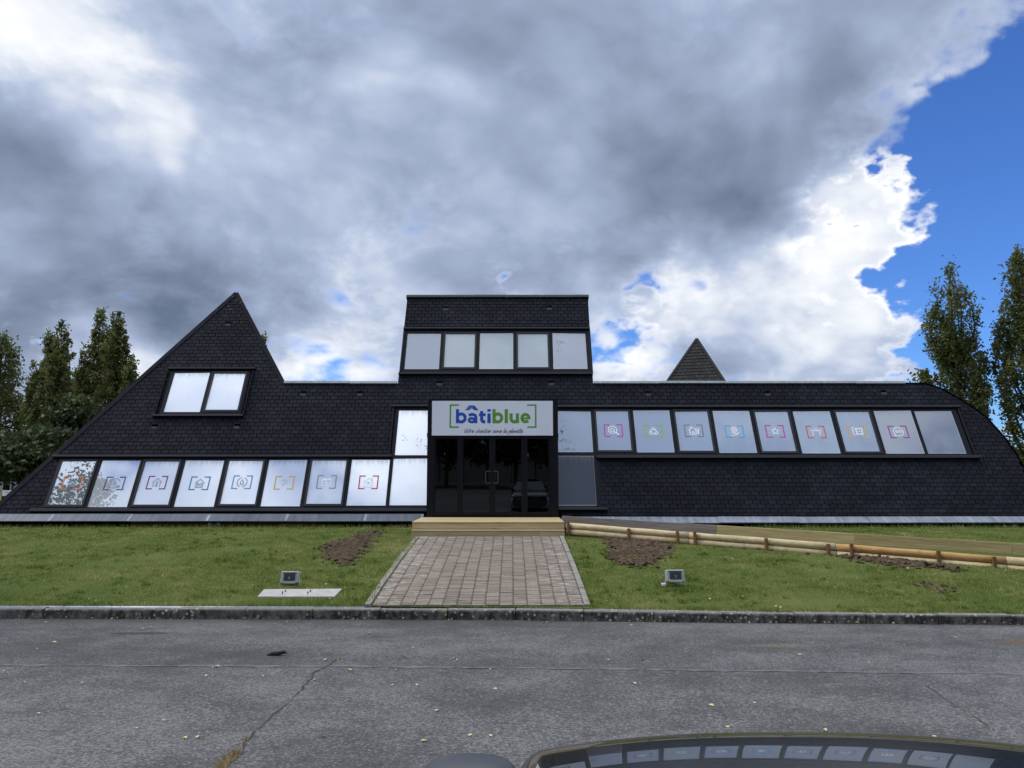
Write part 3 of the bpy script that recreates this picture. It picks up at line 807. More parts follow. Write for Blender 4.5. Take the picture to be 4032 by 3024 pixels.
# copings, hips, gutters
def strip(name, p0, p1, w, n0, n1, mat):
    (u0, v0), (u1, v1) = p0, p1; L = math.hypot(u1 - u0, v1 - v0); a = math.atan2(v1 - v0, u1 - u0)
    b = MB(); b.cbox(0, L, -w / 2, w / 2, n0, n1, .006)
    part(name, b, mat, B, MF @ Matrix.Translation((u0, v0, 0)) @ Matrix.Rotation(a, 4, 'Z'))
def coping(u0, u1, v, h, mat, seg=1.9):
    u = u0
    while u < u1 - .05:
        w = min(seg, u1 - u); b = MB(); dv = random.uniform(-.006, .006)
        b.cbox(u, u + w - .006, v - h * .35 + dv, v + h * .65 + dv, -.30, .06, .008)
        part('coping', b, mat, B, MF); u += w
coping(uA + .02, uTL0 - .01, vr, .085, 'zinc_cap'); coping(uTR0 + .01, fac(3562, 1508)[0], vr, .085, 'zinc_cap')
coping(uTL1 - .03, uTR1 + .03, vT, .10, 'cap_dark', 1.05)
strip('hip_cap', LB, apex, .14, -.02, .022, 'slate'); strip('hip_cap', (uA, vr), apex, .12, -.02, .022, 'slate')
for a, c in zip(curve, curve[1:]): strip('verge_trim', a, c, .05, -.03, .02, 'slate_backing')
def gutter(x0, x1, ytop, ybot, mat, seg=2.02):
    zt, zl = atY(2016, ytop, 20.16).z, atY(2016, ybot, 19.95).z
    prof = [(20.30, zt - .02), (20.20, zt + .012), (20.16, zt)] + [(19.955 + .0, zl + .0)]
    for k in range(7): a = R(150 - 45 * k); prof.append((19.945 + .018 * math.cos(a) - .0, zl - .012 + .018 * math.sin(a)))
    prof += [(20.02, zl - .025), (20.30, zt - .06)]
    x = x0
    while x < x1 - .05:
        w = min(seg, x1 - x); b = MB(); k = len(prof); zz = [random.uniform(-.007, .007), random.uniform(-.007, .007)]
        for xx, dz_ in ((x, zz[0]), (x + w - .004, zz[1])): b.vs([(xx, p[0], p[1] + dz_) for p in prof])
        for i in range(k): j = (i + 1) % k; b.face((i, k + i, k + j, j))
        b.face(reversed(range(k))); b.face([k + i for i in range(k)])
        gt = part('gutter', b, mat, B)
        b = MB(); yf = [(20.165, zt + .004), (19.952, zl + .006)]
        b.poly([(x + w - .05, yf[0][0], yf[0][1]), (x + w - .05, yf[1][0], yf[1][1]), (x + w + .01, yf[1][0], yf[1][1]), (x + w + .01, yf[0][0], yf[0][1])])
        part('joint_strip', b, 'zinc', gt); x += w
gutter(atY(-420, 2040, 20).x, atY(1664, 2040, 20).x, 2025, 2051, 'zinc_dark'); gutter(atY(2214, 2040, 20).x, atY(4330, 2040, 20).x, 2036, 2057, 'zinc')
b = MB(); b.box(atY(-420, 2040, 20).x, atY(4300, 2040, 20).x, 20.24, 20.31, zg(20) - .2, ZF + .0); part('plinth', b, 'dark_gap', B)
b = MB(); b.box(atY(500, 2040, 20).x, atY(1250, 2040, 20).x, 20.20, 20.238, zg(20) - .1, zg(20) + .13); part('brick_plinth', b, 'rust', B)
for px, py in ((823, 2064), (858, 2064), (3016, 2066), (3052, 2066)):
    p = atY(px, py, 20.0); b = MB(); b.tube([(p.x, 20.06, p.z + .08), (p.x, 20.03, p.z), (p.x, 20.06, p.z - .09), (p.x + .01, 20.14, p.z - .14)], .04, 10)
    part('downpipe', b, 'zinc', B, smooth=True)
# ventilation openings let into the slates
for px, py in VENTS:
    u, v = fac(px, py); M = MF @ Matrix.Translation((u, v, -.008)); w = .078; h = .075
    b = MB(); b.box(-w, w, 0.0, h, .004, .012); vent = part('roof_vent', b, 'dark_gap', B, M)
    b = MB(); a = b.vs([(-w, -h, .012), (w, -h, .012), (w, 0, .034), (-w, 0, .034), (-w, -h, 0), (w, -h, 0), (w, 0, 0), (-w, 0, 0)])
    for q in ((0, 1, 2, 3), (4, 5, 1, 0), (5, 6, 2, 1), (6, 7, 3, 2), (7, 4, 0, 3)): b.face([a + i for i in q])
    part('vent_flap', b, 'vent_metal', vent, M)

# rear pyramid
pa = atY(2755, 1334, 31.0); pl = atY(2627, 1502, 31.0); pr_ = atY(2850, 1502, 31.0)
hw = (pr_.x - pl.x) / 2 * 1.42; hh = (pa.z - pl.z) * 1.62
MP = Matrix.Translation((pa.x - .12, 31.0, pa.z)) @ Matrix.Rotation(R(-20), 4, 'Z')
hb = hw * 1.02
b = MB(); a = b.vs([(0, 0, 0), (-hb, -hb, -hh), (hb, -hb, -hh), (hb, hb, -hh), (-hb, hb, -hh)])
for q in ((1, 2, 0), (2, 3, 0), (3, 4, 0), (4, 1, 0), (4, 3, 2, 1)): b.face([a + i for i in q])
part('rear_pyramid_roof', b, 'grey_slate', B, MP)
sl = math.hypot(hb, hh); an = math.atan2(hh, hb)
MPF = MP @ Matrix(((1, 0, 0, 0), (0, math.cos(an), -math.sin(an), -hb), (0, math.sin(an), math.cos(an), -hh), (0, 0, 0, 1)))
pc = slate_cells([[(-hb, 0), (hb, 0), (0, sl)]], [], .17, .16, -hb, hb, 0, sl); b = MB()
for c in pc: slate_geo(b, c, .02)
part('slates', b, 'grey_slate', B, MPF, kind='stuff')
for p0, p1 in (((-hb, 0), (0, sl)), ((hb, 0), (0, sl))):
    L = math.hypot(p1[0] - p0[0], p1[1] - p0[1]); b = MB(); b.cbox(0, L, -.05, .05, -.02, .035, .006)
    part('hip_cap', b, 'grey_slate', B, MPF @ Matrix.Translation((*p0, 0)) @ Matrix.Rotation(math.atan2(p1[1] - p0[1], p1[0] - p0[0]), 4, 'Z'))
b = MB(); b.box(pa.x - hw, pa.x + hw, 30, 32, ZF, pa.z - hh + .05); part('rear_wing', b, 'slate_backing', B)

# ------------------------------------------------------------------ entrance box, doors
def dx(px): return atY(px, 1800, YD).x
def dzz(py): return atY(1940, py, YD).z
XL, XR, ZT = dx(1682), dx(2198), dzz(1575)
b = MB(); b.cbox(XL, dx(1709), YD - .02, YD + .12, ZF - .02, ZT, .006); b.cbox(dx(2168), XR, YD - .02, YD + .12, ZF - .02, ZT, .006)
b.box(dx(1709), dx(2168), YD - .015, YD + .12, dzz(1718), ZT - .004)
b.box(XL + .01, XL + .06, YD + .12, YD + 1.75, ZF - .02, ZT - .02); b.box(XR - .06, XR - .01, YD + .12, YD + 1.75, ZF - .02, ZT - .02); b.box(XL - .02, XR + .02, YD - .03, YD + 1.8, ZT, ZT + .03)
ent = part('entrance_portal', b, 'black_frame', B)
for x in (XL - .012, XR - .09): b = MB(); b.cbox(x, x + .10, YD - .035, YD + .05, dzz(1722), dzz(1706), .004); part('bracket', b, 'black_frame', ent)
def leaf(name, a, c, hole, y0, y1, handle=None):
    za, zb_ = ZF + .003, dzz(1720); hz0, hz1 = dzz(2017), dzz(1728)
    b = MB(); b.box(a, c, y0, y1, hz1, zb_); b.box(a, c, y0, y1, za, hz0); b.box(a, hole[0], y0, y1, hz0, hz1); b.box(hole[1], c, y0, y1, hz0, hz1)
    o = part(name, b, 'black_frame', B)
    b = MB(); b.box(hole[0] - .004, hole[1] + .004, (y0 + y1) / 2 - .003, (y0 + y1) / 2 + .003, hz0 - .004, hz1 + .004); part('pane', b, 'door_glass', o)
    if handle:
        x, s_ = handle; z0, z1 = dzz(1902), dzz(1856); r_ = .03; yy = y0 - .05; b = MB()
        pts = [(x, y0, z0 + r_), (x, yy, z0 + r_), (x + s_ * .0, yy, z0 + r_)]
        b.tube([(x, y0 + .005, z0), (x, yy + .012, z0), (x + s_ * .012, yy, z0), (x + s_ * .10, yy, z0), (x + s_ * .118, yy, z0 + .018), (x + s_ * .118, yy, z1 - .018), (x + s_ * .10, yy, z1), (x + s_ * .012, yy, z1), (x, yy + .012, z1), (x, y0 + .005, z1)], .013, 8)
        part('handle', b, 'car_plastic', o, smooth=True)
gm = dx(1938.6)
leaf('door', dx(1811), gm - .003, (dx(1824), dx(1926.5)), YD + .01, YD + .07, (dx(1931), -1))
leaf('door', gm + .003, dx(2065), (dx(1950.5), dx(2052.6)), YD + .01, YD + .07, (dx(1944), 1))
leaf('side_light', dx(1709), dx(1811) - .004, (dx(1716), dx(1801)), YD + .02, YD + .08)
leaf('side_light', dx(2065) + .004, dx(2168), (dx(2077), dx(2160)), YD + .02, YD + .08)
# hall behind the glass
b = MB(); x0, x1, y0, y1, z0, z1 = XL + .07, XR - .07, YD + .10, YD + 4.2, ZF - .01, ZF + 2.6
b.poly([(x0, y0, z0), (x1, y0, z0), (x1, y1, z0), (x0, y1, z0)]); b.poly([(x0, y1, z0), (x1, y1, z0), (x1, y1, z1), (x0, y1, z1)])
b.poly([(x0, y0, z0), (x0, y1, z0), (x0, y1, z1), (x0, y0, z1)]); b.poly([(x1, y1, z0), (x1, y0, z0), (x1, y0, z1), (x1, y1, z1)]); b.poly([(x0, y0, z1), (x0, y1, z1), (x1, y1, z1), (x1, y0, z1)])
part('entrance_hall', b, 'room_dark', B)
p = atY(1845, 1998, YD + 1.0); ct = thing('wooden_cabinet', (p.x, YD + 1.2, ZF), 'small brown wooden cabinet standing inside behind the left door leaf', 'cabinet')
b = MB(); b.cbox(p.x - .11, p.x + .11, YD + 1.0, YD + 1.4, ZF, ZF + .62, .006); part('body', b, 'box_wood', ct)
b = MB(); b.cbox(p.x - .19, p.x + .13, YD + .96, YD + 1.42, ZF + .622, ZF + .65, .004); part('top', b, 'box_wood', ct)
p0, p1 = atY(1862, 1980, YD + 2.0).x, atY(2130, 1980, YD + 2.0).x; ct = thing('low_bench', ((p0 + p1) / 2, YD + 2.2, ZF), 'long low bench with a pale edge inside the dark entrance hall', 'bench')
b = MB(); b.cbox(p0, p1, YD + 2.0, YD + 2.5, ZF + .30, ZF + .38, .006); part('seat', b, 'room_pale', ct)
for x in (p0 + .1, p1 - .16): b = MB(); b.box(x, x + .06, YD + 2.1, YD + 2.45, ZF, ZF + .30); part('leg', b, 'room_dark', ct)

# ------------------------------------------------------------------ flat lettering and emblems: thin raised strokes
class Ink:
    def __init__(s, n0=.0072): s.b = MB(); s.n = n0
    def up(s): s.n += .0004; return s.n
    def poly(s, pts): n_ = s.up(); s.b.poly([(x, y, n_) for x, y in pts])
    def stroke(s, pts, w, closed=False):
        n_ = s.up(); P = [Vector(p) for p in pts]; k = len(P); L = []
        for i, p in enumerate(P):
            a = P[i - 1] if (i or closed) else None; c = P[(i + 1) % k] if (i < k - 1 or closed) else None
            d1 = (p - a).normalized() if a is not None and (p - a).length > 1e-7 else None; d2 = (c - p).normalized() if c is not None and (c - p).length > 1e-7 else None
            d1 = d1 or d2; d2 = d2 or d1
            n1, n2 = Vector((-d1.y, d1.x)), Vector((-d2.y, d2.x)); m_ = n1 + n2
            m_ = m_.normalized() if m_.length > 1e-4 else n1
            sc = min(1.6, 1 / max(.4, m_.dot(n1))); L.append((p + m_ * w / 2 * sc, p - m_ * w / 2 * sc))
        a0 = s.b.vs([(q.x, q.y, n_) for pr in L for q in pr])
        for i in range(k if closed else k - 1):
            j = (i + 1) % k; s.b.face((a0 + 2 * i + 1, a0 + 2 * j + 1, a0 + 2 * j, a0 + 2 * i))
    def arc(s, cx, cy, r, a0, a1, w, ry=None, num=22):
        ry = ry or r; s.stroke([(cx + r * math.cos(R(a0 + (a1 - a0) * i / num)), cy + ry * math.sin(R(a0 + (a1 - a0) * i / num))) for i in range(num + 1)], w)
    def circle(s, cx, cy, r, w, ry=None, num=24):
        ry = ry or r; s.stroke([(cx + r * math.cos(6.2832 * i / num), cy + ry * math.sin(6.2832 * i / num)) for i in range(num)], w, True)
    def disc(s, cx, cy, r, num=14): s.poly([(cx + r * math.cos(6.2832 * i / num), cy + r * math.sin(6.2832 * i / num)) for i in range(num)])
    def rect(s, x0, x1, y0, y1): s.poly([(x0, y0), (x1, y0), (x1, y1), (x0, y1)])

# sign board over the doors -- coordinates below are those of an enlarged view of the board (x right, y down)
sx0, sx1 = atY(1701, 1650, YD - .07).x, atY(2177, 1650, YD - .07).x; sz0, sz1 = atY(1940, 1715, YD - .07).z, atY(1940, 1579, YD - .07).z
SG = thing('sign_board', ((sx0 + sx1) / 2, YD - .05, sz0), 'white sign board with blue and green lettering above the entrance doors', 'sign')
b = MB(); b.cbox(sx0, sx1, YD - .075, YD - .035, sz0, sz1, .003); part('panel', b, 'sign_white', SG)
KS = (sx1 - sx0) / (1942 - 189)
MS = Matrix(((1, 0, 0, (sx0 + sx1) / 2), (0, 0, -1, YD - .0755), (0, 1, 0, (sz0 + sz1) / 2), (0, 0, 0, 1)))
def sg(x, y): return ((x - 1065.5) * KS, (467.5 - y) * KS)
def finish(ink, name, mat, parent, M): return part(name, ink.b, mat, parent, M)
def letter(mat, fn):
    k = Ink(.0012); fn(k); finish(k, 'letter', mat, SG, MS)
def rr(k, x0, x1, y0, y1): k.poly([sg(x0, y1), sg(x1, y1), sg(x1, y0), sg(x0, y0)])
def st(k, pts, w): k.stroke([sg(*p) for p in pts], w * KS)
def ell(cx, cy, rx, ry, a0, a1, num=26): return [(cx + rx * math.cos(R(a0 + (a1 - a0) * i / num)), cy - ry * math.sin(R(a0 + (a1 - a0) * i / num))) for i in range(num + 1)]
def L_b(x):
    def f(k): rr(k, x, x + 45, 335, 540); st(k, ell(x + 78, 463, 57, 58, 0, 360), 44)
    return f
letter('print_blue', L_b(535)); letter('print_green', L_b(1066))
def L_a(k): st(k, ell(766, 496, 40, 27, 0, 360), 38); st(k, [(722, 424)] + ell(772, 452, 53, 40, 125, 0) + [(826, 540)], 42)
letter('print_blue', L_a)
def L_t(k): rr(k, 870, 968, 396, 436); st(k, [(909, 362), (909, 478)] + ell(945, 482, 36, 38, 180, 262, 10) + [(962, 519)], 46)
letter('print_blue', L_t)
def L_i(k): rr(k, 992, 1041, 397, 540); rr(k, 992, 1041, 335, 372)
letter('print_blue', L_i)
letter('print_green', lambda k: rr(k, 1243, 1290, 335, 540))
def L_u(k): st(k, [(1335, 397), (1335, 470)] + ell(1381, 472, 46, 48, 180, 360, 18) + [(1428, 397)], 46); rr(k, 1405, 1452, 470, 540)
letter('print_green', L_u)
def L_e(k): st(k, ell(1544, 466, 50, 53, 0, 318), 44); rr(k, 1510, 1614, 456, 484)
letter('print_green', L_e)
k = Ink(.0012); st(k, [(580, 276), (455, 276), (455, 596), (580, 596)], 22); finish(k, 'sign_bracket', 'print_green', SG, MS)
k = Ink(.0012); st(k, [(1570, 276), (1693, 276), (1693, 596), (1570, 596)], 22); finish(k, 'sign_bracket', 'print_green', SG, MS)
k = Ink(.0012); k.poly([sg(*p) for p in ((668, 352), (724, 352), (765, 322), (803, 280), (724, 280))]); finish(k, 'roof_mark', 'print_sky', SG, MS)
k = Ink(.0030); k.poly([sg(*p) for p in ((765, 322), (808, 352), (862, 352), (803, 280))]); finish(k, 'roof_mark', 'print_blue', SG, MS)
# handwritten line: single-stroke letters on a 0..1 x-height grid
HW = {'V': ([[(0, 1.9), (.12, .1), (.3, 0), (.9, 2.0)]], .62), 'o': ([[(.45, .9), (.1, .7), (.05, .2), (.3, 0), (.6, .3), (.55, .8), (.4, .95), (.75, .8)]], .7), 't': ([[(.3, 1.8), (.15, .2), (.3, 0), (.5, .2)], [(-.05, 1.15), (.6, 1.25)]], .5),
      'r': ([[(.05, .9), (.15, 0)], [(.12, .5), (.3, .9), (.55, .85)]], .5), 'e': ([[(.1, .45), (.5, .6), (.45, .95), (.15, .8), (.08, .25), (.3, 0), (.65, .25)]], .66), 'c': ([[(.55, .8), (.35, .95), (.1, .6), (.1, .15), (.3, 0), (.6, .25)]], .6),
      'h': ([[(.3, 2.0), (.05, 0), (.2, .6), (.42, .9), (.5, .6), (.48, .1), (.7, .15)]], .7), 'a': ([[(.55, .85), (.25, .9), (.05, .4), (.2, 0), (.45, .4), (.58, .9), (.52, .1), (.72, .12)]], .72), 'n': ([[(.1, .9), (.05, 0), (.2, .65), (.4, .9), (.48, .6), (.46, .1), (.68, .12)]], .68),
      'i': ([[(.15, .9), (.08, .1), (.3, .1)], [(.24, 1.3), (.27, 1.42)]], .34), 'm': ([[(.08, .9), (.05, 0), (.2, .7), (.35, .85), (.4, 0), (.55, .7), (.7, .85), (.76, .1), (.95, .12)]], .95), 'l': ([[(.3, 2.0), (.08, .2), (.15, 0), (.35, .15)]], .36),
      'p': ([[(.22, .95), (-.12, -.85)], [(.18, .6), (.45, .95), (.62, .6), (.4, .1), (.12, .2)]], .7), 'è': ([[(.1, .45), (.5, .6), (.45, .95), (.15, .8), (.08, .25), (.3, 0), (.65, .25)], [(.18, 1.5), (.4, 1.25)]], .66), ' ': ([], .5)}
k = Ink(.0012); x = 0.0; txt = 'Votre chantier aime la planète'
tot = sum(HW[c][1] for c in txt); q = (1505 - 655) / tot
for c in txt:
    for s_ in HW[c][0]: k.stroke([sg(655 + (x + px + py * .16) * q, 676 - py * 33) for px, py in s_], 6.2 * KS)
    x += HW[c][1]
part('handwritten_line', k.b, 'print_navy', SG, MS, kind='stuff')

# emblems stuck on the panes
def house(k, w, x=0, y=0, s_=1.0, floor=True):
    k.stroke([(x - .62 * s_, y + .05 * s_), (x, y + .62 * s_), (x + .62 * s_, y + .05 * s_)], w); 
    k.stroke([(x - .46 * s_, y + .1 * s_), (x - .46 * s_, y - .62 * s_)] + ([(x + .46 * s_, y - .62 * s_)] if floor else []), w)
    if floor: k.stroke([(x + .46 * s_, y - .6 * s_), (x + .46 * s_, y + .1 * s_)], w)
    else: k.stroke([(x + .46 * s_, y - .62 * s_), (x + .46 * s_, y + .1 * s_)], w)
def bolt(k, w, s_=.35): k.stroke([(.12 * s_, 1 * s_), (-.55 * s_, -.1 * s_), (-.05 * s_, -.1 * s_), (-.15 * s_, -1 * s_), (.55 * s_, .15 * s_), (.05 * s_, .15 * s_)], w, True)
def E1(k, w): house(k, w, floor=False); k.stroke([(-.28, -.62), (-.28, .05), (-.05, .05), (-.05, -.62)], w); k.stroke([(.12, -.62), (.12, .0), (.3, .0), (.3, -.62)], w)
def E2(k, w): k.arc(0, 0, .72, 20, 160, w); k.arc(0, 0, .72, 200, 340, w); bolt(k, w, .45); k.arc(-.5, .45, .3, 30, 390, w, .16); k.arc(.5, -.45, .3, 30, 390, w, .16)
def E3(k, w): house(k, w, floor=False); k.stroke([(-.07, .2), (-.07, -.3)], w * .7); k.stroke([(.07, .2), (.07, -.3)], w * .7); k.circle(0, -.45, .13, w)
def E4(k, w):
    house(k, w)
    for x_, h_ in ((-.25, .0), (0, -.15), (.25, .0)): k.stroke([(x_, -.5), (x_, h_)], w * .8); k.stroke([(x_ - .1, h_ - .1), (x_, h_ + .05), (x_ + .1, h_ - .1)], w * .8)
def E5(k, w): k.arc(0, 0, .68, 100, 250, w); k.arc(0, 0, .68, -80, 70, w); k.stroke([(0, .38), (-.24, -.08), (-.2, -.28), (0, -.36), (.2, -.28), (.24, -.08)], w, True)
def E6(k, w): k.stroke([(-.3, -.5), (.1, .5), (.3, .1), (-.1, -.4)], w); k.arc(0, 0, .5, 40, 180, w)
def E7(k, w): k.stroke([(-.62, .3), (.62, .3), (.55, -.55), (-.55, -.55)], w, True); k.stroke([(-.6, .42), (.6, .42)], w); k.stroke([(-.42, .5), (-.15, .5)], w); k.stroke([(.15, .5), (.42, .5)], w); k.stroke([(.06, .2), (-.14, -.12), (.12, -.12), (-.06, -.42)], w)
def E8(k, w): house(k, w, 0, -.05, 1.1); k.stroke([(.3, .42), (.3, .62), (.46, .62), (.46, .28)], w); k.arc(0, -.35, .42, 45, 135, w); k.arc(0, -.35, .26, 45, 135, w); k.disc(0, -.32, .08)
def G1(k, w): k.circle(-.12, .12, .6, w); k.stroke([(.34, -.3), (.72, -.68)], w * 1.8); k.stroke([(-.45, .12), (-.12, .42), (.2, .12)], w); k.stroke([(-.34, .1), (-.34, -.2), (-.2, -.2)], w); k.stroke([(-.05, .0), (-.05, -.2), (.1, -.2), (.1, .1)], w)
def G2(k, w):
    for a in (90, 210, 330):
        def rt(p, a=a): c, s_ = math.cos(R(a - 90)), math.sin(R(a - 90)); return (p[0] * c - p[1] * s_, p[0] * s_ + p[1] * c - .1)
        k.stroke([rt(p) for p in ((-.32, .22), (-.14, .62), (.12, .62), (.3, .26))], w); k.stroke([rt(p) for p in ((-.1, .22), (0, .38), (.14, .2))], w); k.stroke([rt(p) for p in ((.12, .3), (.3, .26), (.42, .44))], w)
def G3(k, w): house(k, w, -.15, 0, .95); k.stroke([(-.45, .4), (-.45, .6), (-.32, .6)], w); k.stroke([(-.25, -.58), (-.25, -.2), (.02, -.2), (.02, -.58)], w); k.stroke([(.58, -.55), (.58, .1)], w * 1.9); k.arc(.58, .3, .2, 130, 410, w)
def G4(k, w):
    pts = [((.42 if i % 4 < 2 else .33) * math.cos(6.2832 * i / 32), .32 + (.42 if i % 4 < 2 else .33) * math.sin(6.2832 * i / 32)) for i in range(32)]
    k.stroke(pts, w, True); k.circle(0, .32, .16, w); k.stroke([(-.6, -.3), (-.2, -.18), (.1, -.28), (.3, -.3), (.68, -.12), (.3, -.5), (-.05, -.62), (-.6, -.66)], w); k.stroke([(-.25, -.42), (.25, -.4)], w)
def G5(k, w):
    k.stroke([((.55 if i % 2 == 0 else .25) * math.cos(R(90 + 36 * i)), (.55 if i % 2 == 0 else .25) * math.sin(R(90 + 36 * i))) for i in range(10)], w * 1.2, True)
    for i in range(12): k.disc(.82 * math.cos(R(15 + 30 * i)), .7 * math.sin(R(15 + 30 * i)), .05, 8)
def G6(k, w): k.circle(0, .32, .24, w, .2); k.stroke([(-.14, .18), (-.45, .22), (-.72, .42), (-.55, .0), (-.45, -.6)], w); k.stroke([(.14, .18), (.45, .22), (.72, .42), (.55, .0), (.45, -.6)], w); k.stroke([(-.3, .14), (.3, .14)], w)
def G7(k, w): k.stroke([(-.15, .5), (.72, .5), (.72, -.5), (-.15, -.5)], w, True); k.stroke([(-.02, .38), (.6, .38), (.6, -.38), (-.02, -.38)], w * .8, True); k.stroke([(-.2, .5), (-.68, .65), (-.68, -.45), (-.2, -.62)], w, True); k.stroke([(-.52, .45), (-.52, -.3)], w * .8); k.stroke([(.2, -.1), (.36, .12)], w * .7); k.stroke([(.3, -.14), (.46, .08)], w * .7)
def G8(k, w):
    k.arc(0, .02, .68, -115, 215, w); k.stroke([(-.56, -.36), (-.62, -.72), (-.28, -.6)], w)
    for x_ in (-.24, .22): k.circle(x_, .1, .15, w); k.arc(x_ - .1, .08, .26, 0, -75, w)
def emblem(key, i, bcol, icol, fn):
    w, M, hu, hv = WINS[key][i]; bw, bh = .245, .185; l = .155; sw = .034
    k = Ink(); k.stroke([(-bw + l, bh), (-bw, bh), (-bw, -bh), (-bw + l, -bh)], sw); part('bracket_mark', k.b, bcol, w, M)
    k = Ink(); k.stroke([(bw - l, bh), (bw, bh), (bw, -bh), (bw - l, -bh)], sw); part('bracket_mark', k.b, bcol, w, M)
    k = Ink(.0085); fn(k, .115); sc = .195
    k.b.v = [(x * sc, y * sc, z) for x, y, z in k.b.v]; part('emblem', k.b, icol, w, M)
for i, (bc, ic, fn) in enumerate((('ink_orange', 'ink_slate', E1), ('ink_violet', 'ink_slate', E2), ('ink_plum', 'ink_slate', E3), ('ink_blue', 'ink_slate', E4), ('ink_sky', 'ink_grey', E5), ('ink_yellow', 'ink_pale', E6), ('ink_grey', 'ink_white', E7), ('ink_red', 'ink_white', E8))):
    emblem('left', i, bc, ic, fn)
for i, (bc, fn) in enumerate((('ink_magenta', G1), ('ink_lime', G2), ('ink_stone', G3), ('ink_cyan', G4), ('ink_magenta', G5), ('ink_coral', G6), ('ink_amber', G7), ('ink_purple', G8))):
    emblem('right', i, bc, 'ink_white', fn)

# ------------------------------------------------------------------ timber deck in front of the doors
yb0 = YD - .03; zt = ZF - .012
xl0, xr0 = atY(1673, 2032, yb0).x, atY(2203, 2032, yb0).x
yf = 18.16; xl, xr = atY(1622, 2058, yf).x, atY(2222, 2058, yf).x
zt = (zt + atY(1940, 2058, yf).z) / 2
DK = thing('timber_deck', ((xl + xr) / 2, (yf + yb0) / 2, zg(19)), 'new pale timber deck with a low step in front of the entrance', 'deck')
nb = 14; bw_ = (yb0 - yf) / nb
for i in range(nb):
    b = MB(); t0 = (i) / nb; xa = xl + (xl0 - xl) * t0; xb_ = xr + (xr0 - xr) * t0
    b.cbox(xl + .0 * t0, xr, yf + i * bw_, yf + (i + 1) * bw_ - .006, zt - .028, zt + random.uniform(-.0015, .0015), .003); part('deck_board', b, 'deck_wood', DK)
zf0, zf1 = atY(1940, 2083, yf).z, zt - .03
b = MB(); b.cbox(xl + .004, xr - .004, yf + .012, yf + .042, zf0, zf1, .003); part('fascia_board', b, 'deck_wood', DK)
for sx_ in (xl + .002, xr - .03): b = MB(); b.cbox(sx_, sx_ + .028, yf + .044, yb0, zg(19) - .1, zf1 - .0, .003); part('side_board', b, 'stake_wood', DK)
ys = yf - .17; xs0, xs1 = atY(1619, 2092, ys).x, atY(2224, 2092, ys).x
z1 = atY(1940, 2087, ys).z; z0 = atY(1940, 2105, ys).z
for i in range(2): b = MB(); b.cbox(xs0, xs1, ys + i * .088, ys + .084 + i * .088, z1 - .028, z1, .003); part('step_board', b, 'deck_wood', DK)
xj = atY(2121, 2095, ys).x
for a, c in ((xs0 + .004, xj - .003), (xj + .003, xs1 - .004)): b = MB(); b.cbox(a, c, ys + .012, ys + .04, z0 - .06, z1 - .03, .003); part('riser_board', b, 'deck_wood', DK)

# ------------------------------------------------------------------ ramp: log edging in front, planks behind, gravel between
RP = thing('access_ramp', (5.3, 16.6, zg(16.6)), 'gravel access ramp edged with round logs and planks beside the deck', 'ramp')
def along(p, q, t): return p + (q - p) * t
def gl(px, py, top): # foot on the ground at pixel, height from the top pixel
    g = atG(px, py); return g, atY(px, top, g.y).z
fl = Vector((atY(2232, 2080, 18.22).x, 18.22, 0)); g1 = atG(4032, 2240); fr_ = Vector((g1.x, g1.y, 0))
dirf = (fr_ - fl); far = fl + dirf * 1.35
zL = [atY(2232, 2057, fl.y).z, 0]; zTopL = zL[0]; zTopR = atY(4032, 2197, g1.y).z
def fpos(px):
    # where the vertical plane of the front logs is seen in this column
    sl_ = (px - CX) / F_PX / math.cos(PITCH) * 1.0
    for t in np.linspace(-.02, 1.4, 1421):
        p = fl + dirf * float(t); dd = pixdir(px, 2100)
        if p.x / p.y >= dd.x / dd.y: return float(t)
    return 1.35
def ztop(t): return zTopL + (zTopR - zTopL) * t
rad = (zTopL - zg(18.2)) / 4 * 1.02
rad = .072
joints = [0.0, fpos(2712), fpos(3287), fpos(3950), 1.33]
for k in range(4):
    a, c = joints[k], joints[k + 1]
    for row in (0, 1):
        b = MB(); pts = []
        for i in range(7):
            t = a + .0008 + (c - a - .0016) * i / 6; p = fl + dirf * t
            pts.append((p.x, p.y - .02 * row + random.gauss(0, .004), ztop(t) - rad - row * (rad * 1.96) + random.gauss(0, .003)))
        b.tube(pts, [rad * random.uniform(.94, 1.03) for _ in pts], 14)
        part('edging_log', b, 'log_wood_orange' if (k == 2 and row == 0) else 'log_wood', RP, smooth=True)
nd = Vector((dirf.y, -dirf.x, 0)).normalized()
if nd.y > 0: nd = -nd
for px in (2244, 2480, 2672, 2741, 3018, 3261, 3351, 3689, 3905):
    t = fpos(px); p = fl + dirf * t + nd * (rad + .04); z = ztop(t)
    b = MB(); b.tube([(p.x, p.y, zg(p.y) - .2), (p.x + random.gauss(0, .008), p.y + .02, z + random.uniform(-.02, .03))], .036, 10); part('stake', b, 'stake_wood', RP, smooth=False)
